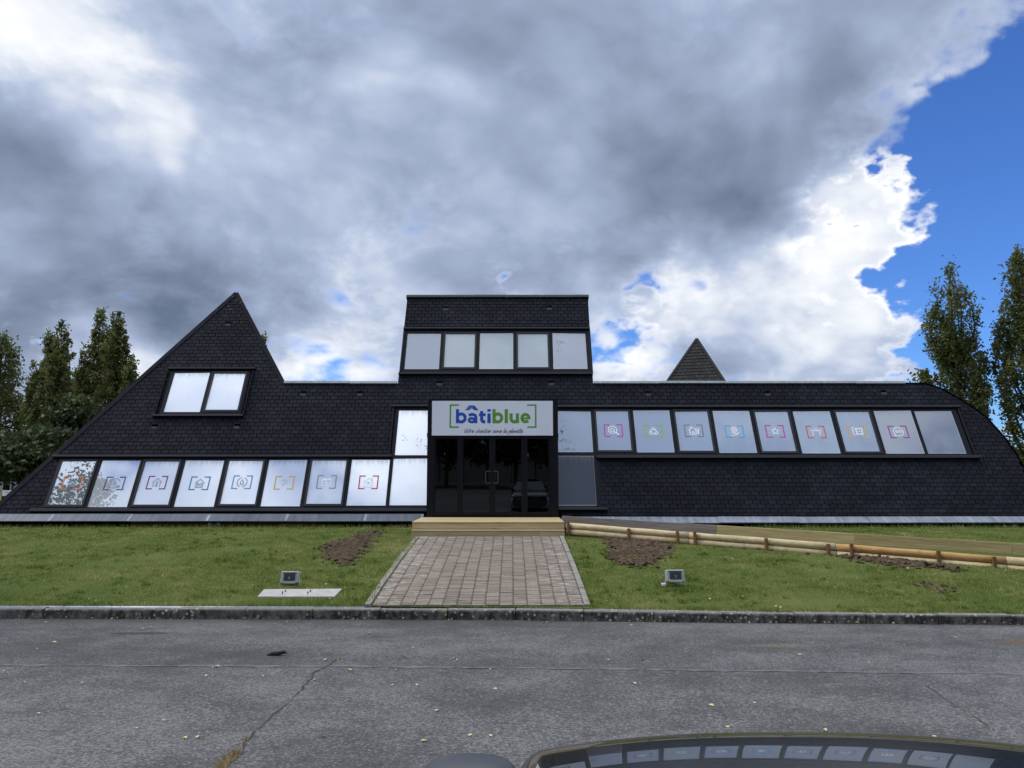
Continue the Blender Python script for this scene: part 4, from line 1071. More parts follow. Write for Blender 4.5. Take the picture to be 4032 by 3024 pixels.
# planks behind
bl = Vector((atY(2216, 2040, 19.75).x, 19.75, 0)); br = Vector((atY(4032, 2160, 15.75).x, 15.75, 0)); dirb = br - bl
zbL, zbR = atY(2216, 2031, 19.75).z, atY(4032, 2141, 15.75).z
def bpos(px):
    dd = pixdir(px, 2100)
    for t in np.linspace(-.02, 1.4, 1421):
        p = bl + dirb * float(t)
        if p.x / p.y >= dd.x / dd.y: return float(t)
    return 1.3
jb = [0.0, bpos(2822), bpos(3365), bpos(3980), 1.3]; ang = math.atan2(dirb.y, dirb.x); Lb = dirb.length
ph = .135
for k in range(4):
    for row in (0, 1):
        t0, t1 = jb[k], jb[k + 1]; z0_ = zbL + (zbR - zbL) * t0; z1_ = zbL + (zbR - zbL) * t1
        p = bl + dirb * t0; q = bl + dirb * t1; L = (q - p).length; tilt = math.atan2(z1_ - z0_, L)
        M = Matrix.Translation((p.x, p.y, z0_)) @ Matrix.Rotation(ang, 4, 'Z') @ Matrix.Rotation(-tilt, 4, 'Y')
        b = MB(); b.cbox(.003, L - .003, -.014, .014, -ph * (row + 1) + .003, -ph * row - .0, .003)
        part('plank', b, 'plank_grey' if k == 0 else 'plank_wood', RP, M)
for px in (2960, 3310, 3420, 3660, 3935):
    t = bpos(px); p = bl + dirb * t + Vector((0, .05, 0)); z = zbL + (zbR - zbL) * t
    b = MB(); b.box(p.x - .03, p.x + .03, p.y, p.y + .05, zg(p.y) - .1, z - .02); part('post', b, 'plank_wood', RP)
b = MB(); N_ = 30; L_ = []
for i in range(N_ + 1):
    t = 1.3 * i / N_; p = fl + dirf * t; q = bl + dirb * t
    za = ztop(t) - rad * 2.0; zb_ = zbL + (zbR - zbL) * t - ph * 1.9
    b.vs([(p.x, p.y, za), ((p.x + q.x) / 2, (p.y + q.y) / 2, (za + zb_) / 2 + random.uniform(-.01, .01)), (q.x, q.y - .015, zb_)])
for i in range(N_):
    for j in range(2): b.face((3 * i + j, 3 * i + 3 + j, 3 * i + 4 + j, 3 * i + 1 + j))
part('gravel_surface', b, 'gravel', RP)

# ------------------------------------------------------------------ dug-over soil
def soil_patch(name, outline, label, bump=.05, clods=160):
    P = [atG(*p) for p in outline]; cx = sum(p.x for p in P) / len(P); cy = sum(p.y for p in P) / len(P)
    b = MB()
    def inside(x, y):
        r = False; k = len(P)
        for i in range(k):
            a, c = P[i], P[(i + 1) % k]
            if (a.y > y) != (c.y > y) and x < (c.x - a.x) * (y - a.y) / (c.y - a.y) + a.x: r = not r
        return r
    x0, x1 = min(p.x for p in P), max(p.x for p in P); y0, y1 = min(p.y for p in P), max(p.y for p in P)
    st_ = .055; nx_, ny_ = int((x1 - x0) / st_) + 3, int((y1 - y0) / st_) + 3; idx = {}
    def inn(x, y):
        jx, jy = .13 * math.sin(x * 23 + y * 17) + random.gauss(0, .07), .13 * math.sin(y * 29 - x * 11) + random.gauss(0, .07); return inside(x + jx, y + jy)
    for j in range(ny_):
        for i in range(nx_):
            x, y = x0 + (i - 1) * st_ + random.uniform(-.02, .02), y0 + (j - 1) * st_ + random.uniform(-.02, .02)
            if inn(x, y):
                edge = sum(inside(x + ddx, y + ddy) for ddx, ddy in ((.14, 0), (-.14, 0), (0, .14), (0, -.14))) / 4
                idx[i, j] = len(b.v); b.v.append((x, y, zg(y) + .001 + edge * (bump * .25 + bump * random.random() ** 2.5)))
    for (i, j), a in idx.items():
        q = [idx.get((i + 1, j)), idx.get((i + 1, j + 1)), idx.get((i, j + 1))]
        if all(v is not None for v in q): b.face((a, q[0], q[1], q[2]))
    n0 = 0
    while n0 < clods:
        x, y = random.uniform(x0, x1), random.uniform(y0, y1)
        if not inn(x, y): continue
        n0 += 1; r_ = random.uniform(.012, .05) ** 1.0; bm = bmesh.new(); bmesh.ops.create_icosphere(bm, subdivisions=1, radius=r_)
        for v in bm.verts: v.co = Vector((v.co.x * random.uniform(.7, 1.3) + x, v.co.y * random.uniform(.7, 1.3) + y, v.co.z * random.uniform(.5, 1.0) + zg(y) + bump * .25))
        b.from_bm(bm)
    for _ in range(clods // 2):
        x, y = random.uniform(x0, x1), random.uniform(y0, y1)
        if inn(x, y):
            a = random.uniform(0, 6.28); l = random.uniform(.05, .16); p = Vector((x, y, zg(y) + bump * .9)); d_ = Vector((math.cos(a) * l, math.sin(a) * l, random.uniform(-.01, .04))); s_ = Vector((0, 0, .006))
            b.cur = 1; b.poly([p - s_, p + d_ - s_, p + d_ + s_, p + s_]); b.cur = 0
    part(name, b, ['soil', 'straw'], None, kind='stuff', label=label)
soil_patch('soil', [(1500, 2082), (1420, 2100), (1330, 2130), (1250, 2150), (1262, 2200), (1330, 2240), (1400, 2225), (1440, 2180), (1480, 2135), (1512, 2095)], 'dug brown soil in the lawn left of the paved path')
soil_patch('soil', [(2345, 2106), (2480, 2112), (2600, 2122), (2660, 2150), (2672, 2175), (2610, 2212), (2560, 2240), (2470, 2236), (2390, 2212), (2362, 2190), (2385, 2160)], 'dug brown soil in the lawn right of the paved path')
soil_patch('soil', [(2650, 2116), (2900, 2134), (3150, 2152), (3350, 2178), (3560, 2206), (3700, 2226), (3840, 2244), (3790, 2256), (3650, 2240), (3500, 2232), (3380, 2212), (3250, 2184), (3100, 2168), (2900, 2158), (2720, 2138)], 'strip of turned brown soil along the log edging', .07, 260)
soil_patch('soil', [(3600, 2286), (3660, 2294), (3760, 2318), (3770, 2334), (3700, 2344), (3640, 2324)], 'small scuffed bare patch in the lawn', .02, 20)

# ------------------------------------------------------------------ floodlights and concrete slab
def floodlight(px, py, wpx, label, box=True, tilt=12, low=.0):
    g = atG(px, py); s_ = wpx / F_PX * g.y
    o = thing('floodlight', g, label, 'floodlight', 'floodlights on the lawn')
    M = Matrix.Translation((g.x, g.y, g.z - low)); w = s_ / 2; h = s_ * .66; zb = s_ * .22
    T = M @ Matrix.Translation((0, 0, zb)) @ Matrix.Rotation(R(-tilt), 4, 'X')
    b = MB(); b.cbox(-w, w, -.03, .09, 0, h, .016); body = part('housing', b, 'light_grey_metal', o, T)
    b = MB(); b.cbox(-w * .78, w * .78, -.036, -.028, h * .84, h * .93, .002); b.box(-w * .62, w * .62, -.034, -.028, h * .22, h * .84); part('back_plate', b, 'fin_metal', body, T)
    for i in range(13):
        x = -w * .6 + w * 1.2 * i / 12; b = MB(); b.box(x - .0025, x + .0025, -.052, -.034, h * .20, h * .84); part('cooling_fin', b, 'fin_metal', body, T)
    for zz in (.9, .5, .38): b = MB(); b.tube([(0, -.058, h * zz), (0, -.035, h * zz)], .010, 8); part('screw', b, 'light_grey_metal', body, T)
    b = MB(); b.cbox(-w * .7, w * .7, -.05, -.028, -.006, h * .2, .008); part('base_lip', b, 'light_grey_metal', body, T)
    for sx_ in (-1, 1): b = MB(); b.cbox(sx_ * (w + .008) - .005, sx_ * (w + .008) + .005, .01, .04, -.05, zb + h * .35, .002); part('bracket_arm', b, 'white_plastic', o, M)
    b = MB(); b.cbox(-w - .013, w + .013, .01, .04, -.06, -.045, .002); part('bracket_foot', b, 'white_plastic', o, M)
    if box:
        b = MB(); b.cbox(-w - .085, -w - .012, -.04, .03, 0.0, .055, .012); part('junction_box', b, 'white_plastic', o, M)
        b = MB(); b.tube([(-w - .05, 0, .05), (-w - .11, .0, .10), (-w - .10, .0, .16), (-w - .03, .03, .17), (-w + .0, .05, .13)], .005, 6); part('cable', b, 'straw', o, M, smooth=True)
floodlight(1140, 2306, 69, 'grey floodlight on the lawn beside the concrete slab', False, 10, .03)
floodlight(2660, 2309, 71, 'grey floodlight on the lawn with a white junction box at its foot')
P = [atG(*p) for p in ((1014, 2355), (1316, 2355), (1346, 2324), (1040, 2326))]
SL = thing('concrete_slab', ((P[0] + P[2]) / 2), 'pale concrete slab with rusty bolts set in the lawn near the kerb', 'slab')
b = MB(); a = b.vs([(p.x, p.y, zg(p.y) - .1) for p in P] + [(p.x, p.y, zg(p.y) + .025) for p in P])
for q in ((4, 5, 6, 7), (0, 1, 5, 4), (1, 2, 6, 5), (2, 3, 7, 6), (3, 0, 4, 7)): b.face([a + i for i in q])
part('slab_block', b, 'concrete', SL)
zt_ = zg((P[0].y + P[2].y) / 2) + .027
for px, py in ((1112, 2337), (1124, 2331), (1212, 2338), (1222, 2331)):
    p = atZ(px, py, zt_); b = MB(); b.tube([(p.x, p.y, zt_ - .01), (p.x, p.y, zt_ + .035)], .007, 6); b.tube([(p.x, p.y, zt_ + .014), (p.x, p.y, zt_ + .026)], .014, 6); part('bolt', b, 'rust', SL)

# ------------------------------------------------------------------ fallen leaves
lm = []
for k in range(6):
    b = MB(); l, w = .045, .03
    pts = [(-l * .6, 0), (-l * .1, -w * .55), (l * .4, -w * .3), (l * .7, 0), (l * .4, w * .3), (-l * .1, w * .55)]
    b.vs([(x * random.uniform(.85, 1.15), y * random.uniform(.85, 1.15), abs(y) * random.uniform(.2, .7) + random.uniform(0, .006)) for x, y in pts] + [(0, 0, 0)])
    for i in range(6): b.face((i, (i + 1) % 6, 6))
    lm.append(b.mesh('fallen_leaf', 'leaf_yellow'))
def leaf_label(p):
    if kerb_y(p.x) - p.y < .9: return 'small pale yellow fallen leaf on the asphalt close to the kerb'
    if abs(p.y - atR(1500, 2628).y) < .55: return 'small pale yellow fallen leaf lying near the paving seam in the road'
    if p.y < 5.2: return 'small pale yellow fallen leaf on the asphalt before the parked car'
    return 'small pale yellow fallen leaf on open asphalt between seam and car' if p.y < atR(1500, 2628).y else 'small pale yellow fallen leaf on open asphalt between kerb and seam'
spots = [(180, 2452), (215, 2530), (148, 2556), (15, 2645), (560, 2478), (595, 2470), (835, 2630), (855, 2628), (810, 2663), (538, 2870), (645, 2840), (150, 2812), (730, 2908), (778, 2905), (1240, 2680), (1280, 2600), (1335, 2597),
         (1455, 2494), (1627, 2553), (1595, 2590), (1525, 2635), (1545, 2700), (1640, 2700), (1950, 2715), (1790, 2595), (1275, 2905), (1668, 2920), (1930, 2637), (2395, 2600), (2530, 2600), (2500, 2694), (2485, 2464), (3260, 2484), (1378, 2640), (1560, 2640), (1850, 2898), (1932, 2900), (2865, 2865), (3250, 2878), (3680, 2905), (2800, 2780),
         (1800, 2600), (1030, 2665), (320, 2690), (95, 2690), (2970, 2770), (3765, 2511), (3535, 2475), (2310, 2460), (2150, 2452), (1500, 2440), (1130, 2450), (1720, 2800), (2440, 2520), (3420, 2610), (3150, 2580)]
for px, py in spots:
    p = atR(px, py); M = Matrix.Translation((p.x, p.y, p.z + .006)) @ Matrix.Rotation(random.uniform(0, 6.28), 4, 'Z') @ Matrix.Rotation(random.uniform(-.25, .25), 4, 'X') @ Matrix.Scale(random.uniform(.6, 1.05), 4)
    link('fallen_leaf', random.choice(lm), None, M, label=leaf_label(p), category='leaf', group='yellow leaves on the asphalt')
p = atR(1085, 2582); b = MB(); pts = [(-.10, 0, .004), (-.04, .012, .02), (.03, .006, .024), (.09, .03, .035), (.13, .02, .02)]
b.tube(pts, [.006, .022, .026, .018, .003], 7); part('dead_leaf', b, 'leaf_dark', None, Matrix.Translation(p), label='curled dark dead leaf lying on the asphalt left of the path', category='leaf')

# ------------------------------------------------------------------ vegetation
def quads(name, C_, A_, B_, tint, mat, parent=None, tri=False, **props):
    # one mesh of leaf quads (centre, half axis a, half axis b) or blades
    n_ = len(C_)
    V = np.stack([C_ - A_ - B_ * .35, C_ + A_ * .2 - B_, C_ + A_, C_ + A_ * .2 + B_], 1).reshape(-1, 3) if not tri else np.stack([C_ - B_, C_ + B_, C_ + A_], 1).reshape(-1, 3)
    k = 3 if tri else 4
    me = bpy.data.meshes.new(name); me.vertices.add(n_ * k); me.vertices.foreach_set('co', V.astype(np.float32).ravel())
    me.loops.add(n_ * k); me.loops.foreach_set('vertex_index', np.arange(n_ * k, dtype=np.int32))
    me.polygons.add(n_); me.polygons.foreach_set('loop_start', np.arange(0, n_ * k, k, dtype=np.int32)); me.polygons.foreach_set('loop_total', np.full(n_, k, dtype=np.int32))
    me.materials.append(MATS[mat]); me.update(calc_edges=True)
    at = me.attributes.new('tint', 'FLOAT', 'FACE'); at.data.foreach_set('value', tint.astype(np.float32))
    return link(name, me, parent, I4, **props)
def unit(n_):
    v = rng.normal(size=(n_, 3)); return v / np.linalg.norm(v, axis=1)[:, None]
def leaves(centres, per, spread, size, zs=1.0):
    k = len(centres); C_ = np.repeat(np.array(centres), per, 0); s_ = np.repeat(np.array(spread), per)[:, None]
    C_ = C_ + np.clip(rng.normal(size=C_.shape), -2.2, 2.2) * s_ * np.array([1, 1, zs])
    a = unit(len(C_)); r_ = unit(len(C_)); b_ = np.cross(a, r_); b_ /= np.linalg.norm(b_, axis=1)[:, None]
    sz = size * rng.uniform(.6, 1.3, (len(C_), 1)); tint = np.repeat(rng.uniform(0, .6, k), per) + rng.uniform(0, .4, len(C_))
    return C_, a * sz, b_ * sz * .62, tint
def poplar(px, top, half_px, Y, label, dens=1.0, base_py=None, shape=(.12, .9), mat='poplar_leaf'):
    p = atY(px, top, Y); z0 = zg(Y); H_ = p.z - z0; Rm = half_px / F_PX * Y; x0 = p.x
    o = thing('poplar_tree', (x0, Y, z0), label, 'tree', 'poplars behind the building')
    tr = MB(); tr.tube([(x0, Y, z0), (x0 + .1, Y, z0 + H_ * .4), (x0, Y, z0 + H_ * .8), (x0, Y, z0 + H_ * .97)], [H_ * .018, H_ * .012, H_ * .005, .01], 7)
    def env(t): # crown radius over relative height
        return Rm * 1.22 * (min(1.0, (1 - t) / .6) ** .55) * (1 if t > .3 else .8 + .2 * t / .3)
    cs, sp = [], []
    for k in range(24):
        a = random.uniform(0, 6.283); t0 = random.uniform(.06, .55); t1 = min(.995, t0 + random.uniform(.28, .5)); rr_ = random.uniform(.35, 1.0)
        top_r = env(t1) * rr_ * .95; pts = []
        for i in range(6):
            u = i / 5; t = t0 + (t1 - t0) * u; r_ = (env(t) * rr_) * min(1, u * 1.8) * (1 - .25 * u * u)
            pts.append((x0 + r_ * math.cos(a) + random.gauss(0, .06), Y + r_ * math.sin(a) + random.gauss(0, .06), z0 + H_ * t))
        tr.tube(pts, [H_ * .0048 * (1 - .8 * i / 5) + .008 for i in range(6)], 5, False)
        m_ = 13
        for i in range(m_):
            f = .18 + .82 * i / (m_ - 1); q = f * 5; j = min(4, int(q)); fr = q - j
            c = [pts[j][d_] + (pts[j + 1][d_] - pts[j][d_]) * fr + random.gauss(0, .12) for d_ in range(3)]
            if random.random() < .9: cs.append(c); sp.append(random.uniform(.13, .30) * (1.15 - .4 * f) * max(.6, Rm / 2.2))
    for k in range(34):
        t = random.uniform(.08, 1) ** .9; r_ = env(t) * math.sqrt(random.uniform(.1, 1.05)); a = random.uniform(0, 6.283)
        cs.append((x0 + r_ * math.cos(a), Y + r_ * math.sin(a), z0 + H_ * t - .1)); sp.append(random.uniform(.18, .4) * max(.6, Rm / 2.6))
    part('trunk', tr, 'bark', o)
    quads('crown', *leaves(cs, int(40 * dens), sp, .13, 1.5), mat, o)
YP = 62.0
for a in ((12, 1325, 120, 'dark poplar with a single blunt top standing apart from the twin-topped ones', 1.0), (192, 1302, 78, 'poplar with a slim pointed top leaning on its taller neighbour', 1.0), (247, 1276, 66, 'tall narrow poplar between the slim one and the forked pair', 1.1),
          (398, 1224, 84, 'tall poplar forming the shorter-limbed half of a forked pair', 1.0), (458, 1222, 80, 'tall poplar forming the broader half of a forked pair beside the pyramid roof', 1.0), (330, 1430, 70, 'short poplar filling the gap before the forked pair', .8), (520, 1425, 48, 'small poplar close to the pyramid roof edge', .9)):
    poplar(a[0], a[1], a[2], YP + random.uniform(-3, 4), a[3], a[4])
poplar(1040, 1322, 52, 66, 'poplar mostly hidden behind the pyramid roof with its tip showing', .9)
poplar(3735, 1040, 140, 57, 'broad poplar with an airy crown behind the curved roof end', 1.15)
poplar(4000, 978, 124, 55, 'tallest poplar beyond the curved roof end', 1.2)
poplar(3640, 1470, 55, 58, 'low poplar shoot at the foot of the airy poplar', .7)
def dense_tree(px, top, half_px, Y, bottom_py, label, nm=120, per=70, size=.12, mat='dense_leaf', name='broadleaf_tree', group='dark trees left of the building'):
    p = atY(px, top, Y); z0 = zg(Y); zb_ = atY(px, bottom_py, Y).z; Rm = half_px / F_PX * Y
    o = thing(name, (p.x, Y, z0), label, 'tree', group)
    tr = MB(); tr.tube([(p.x, Y, z0), (p.x + .05, Y, z0 + (p.z - z0) * .5), (p.x, Y, z0 + (p.z - z0) * .9)], [.16, .11, .03], 7)
    cs, sp = [], []
    for k in range(nm):
        d_ = unit(1)[0]; r_ = random.uniform(.35, 1.0) ** .5; zc = (p.z + zb_) / 2; hz = (p.z - zb_) / 2
        c = (p.x + d_[0] * r_ * Rm * .92, Y + d_[1] * r_ * Rm * .92, zc + d_[2] * r_ * hz * .94); cs.append(c); sp.append(random.uniform(.2, .42))
        if k % 7 == 0: tr.tube([(p.x, Y, z0 + (p.z - z0) * .4), ((p.x + c[0]) / 2, (Y + c[1]) / 2, (c[2] + z0 + (p.z - z0) * .45) / 2), c], [.05, .03, .01], 4, False)
    part('trunk', tr, 'bark', o); quads('crown', *leaves(cs, per, sp, size, .55), mat, o)
dense_tree(40, 1700, 190, 36, 1892, 'dark leafy tree at the far end of the row by the pale shed')
dense_tree(230, 1690, 170, 35, 1890, 'dark leafy tree in the middle of the row by the pale shed')
dense_tree(318, 1555, 95, 38, 1880, 'tall dark leafy tree with a square top beside the slate slope', 110)
dense_tree(430, 1640, 120, 40, 1890, 'dark leafy tree half hidden by the slate slope')
dense_tree(130, 1740, 120, 33.5, 1880, 'low dark leafy tree in front of the row by the pale shed', 90)
dense_tree(-170, 1720, 200, 36, 1892, 'dark leafy tree ending the row away from the building')
# what shows under those trees
p = atY(60, 1925, 70); z0 = zg(70)
SH = thing('long_shed', (p.x, 70, z0), 'pale low shed seen under the dark trees', 'shed')
zt_ = atY(60, 1888, 70).z + 1.2
b = MB(); b.box(p.x - 9, p.x + 4, 70, 76, z0, zt_); part('wall', b, 'render_wall', SH)
b = MB(); b.box(p.x - 9.3, p.x + 4.3, 69.7, 76.3, zt_, zt_ + .25); part('roof', b, 'zinc_dark', SH)
for i in range(3): b = MB(); x = p.x - 1.6 + i * .75; b.box(x, x + .12, 69.6, 69.68, z0, z0 + .9); part('post', b, 'post_dark', SH)
p = atY(25, 1968, 30); pt = atY(25, 1931, 30); pb = atY(25, 1953, 30); z0 = zg(30)
NB = thing('notice_board', (p.x, 30, z0), 'small white notice board with a red line on a thin post', 'sign')
w = 17 / F_PX * 30
b = MB(); b.cbox(p.x - w, p.x + w, 29.98, 30.0, pb.z, pt.z, .004); part('panel', b, 'sign_white', NB)
b = MB(); b.box(p.x - w * .4, p.x + w * .6, 29.974, 29.979, pt.z - .07, pt.z - .05); part('red_line', b, 'sign_red', NB)
b = MB(); b.box(p.x - .015, p.x + .015, 30.002, 30.03, z0 - .1, pt.z); part('post', b, 'post_dark', NB)
# dark hedge behind the shed and along the horizon
def hedge(name, x0, x1, Y, h, label, cl=70, per=90, size=.2, zoff=0.0, dy=1.0, mat='dense_leaf'):
    cs = [(random.uniform(x0, x1), Y + random.gauss(0, dy), (zg(Y) if Y > 12 else zr(max(Y, -60))) + zoff + random.uniform(.2, h) * random.uniform(.8, 1)) for _ in range(cl)]
    quads(name, *leaves(cs, per, [random.uniform(.35, .7) for _ in cs], size, .8), mat, None, kind='stuff', label=label)
hedge('far_hedge', -75, -20, 84, 4.5, 'dark hedge far behind the shed', 260, 60, .3)
hedge('far_hedge', 25, 75, 90, 5.0, 'dark hedge far beyond the curved roof end', 260, 60, .3)

# behind the camera, mirrored in the glass: a birch at the side, a belt of trees, a pale fence
def big_tree(x, y, H_, Rm, label, zc0=.25, nm=150, per=60, size=.13, mat='birch_leaf', name='roadside_tree'):
    z0 = zr(max(y, -60)) if y < 11.3 else zg(y)
    o = thing(name, (x, y, z0), label, 'tree', 'trees across the road')
    tr = MB(); tr.tube([(x, y, z0), (x + .1, y, z0 + H_ * .45), (x, y, z0 + H_ * .93)], [H_ * .018, H_ * .012, .02], 8); cs, sp = [], []
    for k in range(nm):
        t = random.uniform(zc0, 1); r_ = Rm * math.sin(math.pi * min(1, (1 - t) / (1 - zc0) * .62 + .02)) ** .7 * math.sqrt(random.uniform(.05, 1)); a = random.uniform(0, 6.283)
        c = (x + r_ * math.cos(a), y + r_ * math.sin(a), z0 + H_ * t); cs.append(c); sp.append(random.uniform(.15, .42))
        if k % 6 == 0: tr.tube([(x, y, z0 + H_ * max(.2, t - .2)), c], [.05, .01], 4, False)
    part('trunk', tr, 'bark', o); quads('crown', *leaves(cs, per, sp, size, .9), mat, o)
big_tree(-18.2, 12.6, 12.4, 2.6, 'slender birch on the lawn mirrored in the end panes', .2, 130, 60, .09, name='birch_tree')
for i, x in enumerate((-17, -11, -5.5, 0, 5, 10.5, 16, 22)):
    big_tree(x + random.uniform(-.6, .6), -19 + random.uniform(-1, 1), 8.5 + random.uniform(-.6, .8), 3.6, 'shade tree of the belt across the road, mirrored in the doors', .24, 130, 70, .2, 'dense_leaf')
hedge('tree_belt', -40, 40, -30, 9, 'dense tree belt far across the road', 420, 60, .4, 0, 1.5)
FN = thing('pale_fence', (0, -24, zr(-24)), 'pale panel fence across the road, mirrored in the doors', 'fence')
for i in range(24):
    x = -24 + i * 2; b = MB(); b.box(x, x + 1.9, -24.03, -24, zr(-24) + .1, zr(-24) + 2.3 + random.uniform(-.05, .05)); part('fence_panel', b, 'fence_pale', FN)
    b = MB(); b.box(x + 1.92, x + 1.98, -24.05, -23.97, zr(-24), zr(-24) + 2.4); part('post', b, 'post_dark', FN)

# ------------------------------------------------------------------ grass
def on_path(x, y): return (x > PX0 - .08) & (x < PX1 + .08) & (y < 18.1)
zgv = lambda y: np.interp(y, [g[0] for g in GP], [g[1] for g in GP])
N_ = 330000
Y_ = 11.3 + (20.1 - 11.3) * rng.beta(1.0, 1.25, N_); X_ = rng.uniform(-1, 1, N_) * (Y_ * .68 + .4)
fldir = np.array([dirf.x, dirf.y]); 
tt = ((X_ - fl.x) * dirf.x + (Y_ - fl.y) * dirf.y) / (dirf.x ** 2 + dirf.y ** 2); dist = (X_ - fl.x) * (-dirf.y) + (Y_ - fl.y) * dirf.x
dist /= dirf.length; d2 = ((X_ - bl.x) * (-dirb.y) + (Y_ - bl.y) * dirb.x) / dirb.length
ramp_zone = (X_ > fl.x - .1) & (dist > -.05) & (d2 < .08)
deck_zone = (X_ > xl - .05) & (X_ < xr + .02) & (Y_ > 17.9)
pk = [atG(*q) for q in ((1014, 2355), (1316, 2355), (1346, 2324), (1040, 2326))]
slab_zone = (X_ > pk[0].x + .06) & (X_ < pk[1].x + .02) & (Y_ > pk[0].y - .01) & (Y_ < pk[2].y + .02)
ky = np.interp(X_, [k_.x for k_ in KP], [k_.y for k_ in KP]) + .15
keep = ~on_path(X_, Y_) & ~ramp_zone & ~deck_zone & ~slab_zone & (Y_ > ky)
# thinner over the dug soil
for (cx_, cy_, rx_, ry_) in SOIL_SPOTS if 'SOIL_SPOTS' in globals() else []:
    keep &= ~((((X_ - cx_) / rx_) ** 2 + ((Y_ - cy_) / ry_) ** 2 < 1) & (rng.random(N_) < .9))
soil_obs = [o for o in bpy.data.objects if o.name.startswith('soil')]
for o in soil_obs:
    n_v = len(o.data.vertices); co = np.empty(n_v * 3); o.data.vertices.foreach_get('co', co); co = co.reshape(-1, 3)
    hsh = set(zip((co[:, 0] / .07).astype(int), (co[:, 1] / .07).astype(int)))
    inside = np.array([(int(a / .07), int(c / .07)) in hsh for a, c in zip(X_, Y_)]); keep &= ~(inside & (rng.random(N_) < .6))
X_, Y_ = X_[keep], Y_[keep]; n_ = len(X_)
clump = np.sin(X_ * 2.1 + 1.3 * np.sin(Y_ * 1.7)) * np.sin(Y_ * 2.9 + X_ * .8)
hgt = rng.uniform(.014, .040, n_) * (1 + .35 * clump) * np.where(Y_ < np.interp(X_, [k_.x for k_ in KP], [k_.y for k_ in KP]) + .32, 1.35, 1.0)
az = rng.uniform(0, 6.283, n_); lean = rng.uniform(.1, 1.0, n_)
A_ = np.stack([np.cos(az) * lean * hgt, np.sin(az) * lean * hgt, hgt], 1); wv = rng.uniform(.003, .007, n_) * (Y_ / 13)
az2 = rng.uniform(-.9, .9, n_); B_ = np.stack([np.cos(az2) * wv, np.sin(az2) * wv, np.zeros(n_)], 1)
quads('grass', np.stack([X_, Y_, zgv(Y_) - .004], 1), A_, B_, np.clip(rng.normal(.5 + .10 * clump, .26, n_), 0, 1), 'grass_blade', None, True, kind='stuff', label='short mown grass on the sloping lawn')
# coarser tufts and dry wisps that break up the mown surface
def tufts(name, num, per, h0, h1, spread, wid, tint, label):
    Yt = 11.4 + (19.8 - 11.4) * rng.beta(1.0, 1.3, num); Xt = rng.uniform(-1, 1, num) * Yt * .68
    kt = ~on_path(Xt, Yt) & (Yt > np.interp(Xt, [k_.x for k_ in KP], [k_.y for k_ in KP]) + .16) & ~((Xt > fl.x - .15) & (Yt > fl.y + (Xt - fl.x) * dirf.y / dirf.x - .2)) & ~((Xt > xl - .1) & (Xt < xr + .1) & (Yt > 17.8))
    kt &= ~((Xt > pk[0].x - .02) & (Xt < pk[1].x + .05) & (Yt > pk[0].y - .04) & (Yt < pk[2].y + .04))
    kt &= np.sin(Xt * 1.9 + 2 * np.sin(Yt * 1.1)) + np.sin(Yt * 2.3 - Xt) + rng.normal(0, .8, num) > -.3
    Xt, Yt = Xt[kt], Yt[kt]; m_ = len(Xt); C_ = np.repeat(np.stack([Xt, Yt], 1), per, 0) + rng.normal(0, 1, (m_ * per, 2)) * np.repeat(rng.uniform(.4, 1.2, m_), per)[:, None] * spread
    h_ = rng.uniform(h0, h1, m_ * per); a_ = rng.uniform(0, 6.283, m_ * per); le = rng.uniform(.1, 1.1, m_ * per); a2 = rng.uniform(-.8, .8, m_ * per); w_ = wid * rng.uniform(.6, 1.3, m_ * per)
    quads(name, np.stack([C_[:, 0], C_[:, 1], zgv(C_[:, 1]) - .004], 1), np.stack([np.cos(a_) * le * h_, np.sin(a_) * le * h_, h_], 1), np.stack([np.cos(a2) * w_, np.sin(a2) * w_, 0 * w_], 1),
          np.clip(np.repeat(rng.normal(tint, .12, m_), per) + rng.normal(0, .08, m_ * per), 0, 1), 'grass_blade', None, True, kind='stuff', label=label)
tufts('grass_tufts', 1500, 22, .03, .075, .05, .007, .12, 'darker green tufts standing above the mown lawn')
tufts('grass_tufts', 700, 14, .02, .05, .06, .006, .95, 'dry straw coloured wisps in the mown lawn')
# longer weedy fringe along path edge, deck and building foot, and dry tuft in the road crack
def fringe(name, pts, n_, h, mat, label, wid=.006, jit=.05):
    P = np.array(pts); i = rng.integers(0, len(P) - 1, n_); t = rng.random((n_, 1)); C_ = P[i] + (P[i + 1] - P[i]) * t; C_[:, :2] += rng.normal(0, jit, (n_, 2))
    hh_ = rng.uniform(.3, 1, n_) * h; az = rng.uniform(0, 6.283, n_); le = rng.uniform(.1, .9, n_)
    A_ = np.stack([np.cos(az) * le * hh_, np.sin(az) * le * hh_, hh_], 1); a2 = rng.uniform(-.8, .8, n_); B_ = np.stack([np.cos(a2) * wid, np.sin(a2) * wid, 0 * a2], 1)
    quads(name, C_, A_, B_, rng.random(n_), mat, None, True, kind='stuff', label=label)
fringe('weeds', [(PX0 - .1, y, zg(y)) for y in np.linspace(11.95, 17.9, 20)], 1500, .10, 'grass_blade', 'weeds creeping over the path edging away from the ramp', jit=.06)
fringe('weeds', [(PX1 + .13, y, zg(y)) for y in np.linspace(11.95, 17.9, 20)], 700, .06, 'grass_blade', 'grass fringe along the path edging on the ramp side', jit=.03)
fringe('weeds', [(x, 19.95, zg(19.95)) for x in np.linspace(-14, -2.5, 20)], 1800, .12, 'grass_blade', 'taller weeds at the foot of the building left of the deck', jit=.05)
fringe('weeds', [(x, 19.9, zg(19.9)) for x in np.linspace(6, 15, 20)], 1500, .12, 'grass_blade', 'taller weeds at the foot of the building behind the ramp', jit=.06)
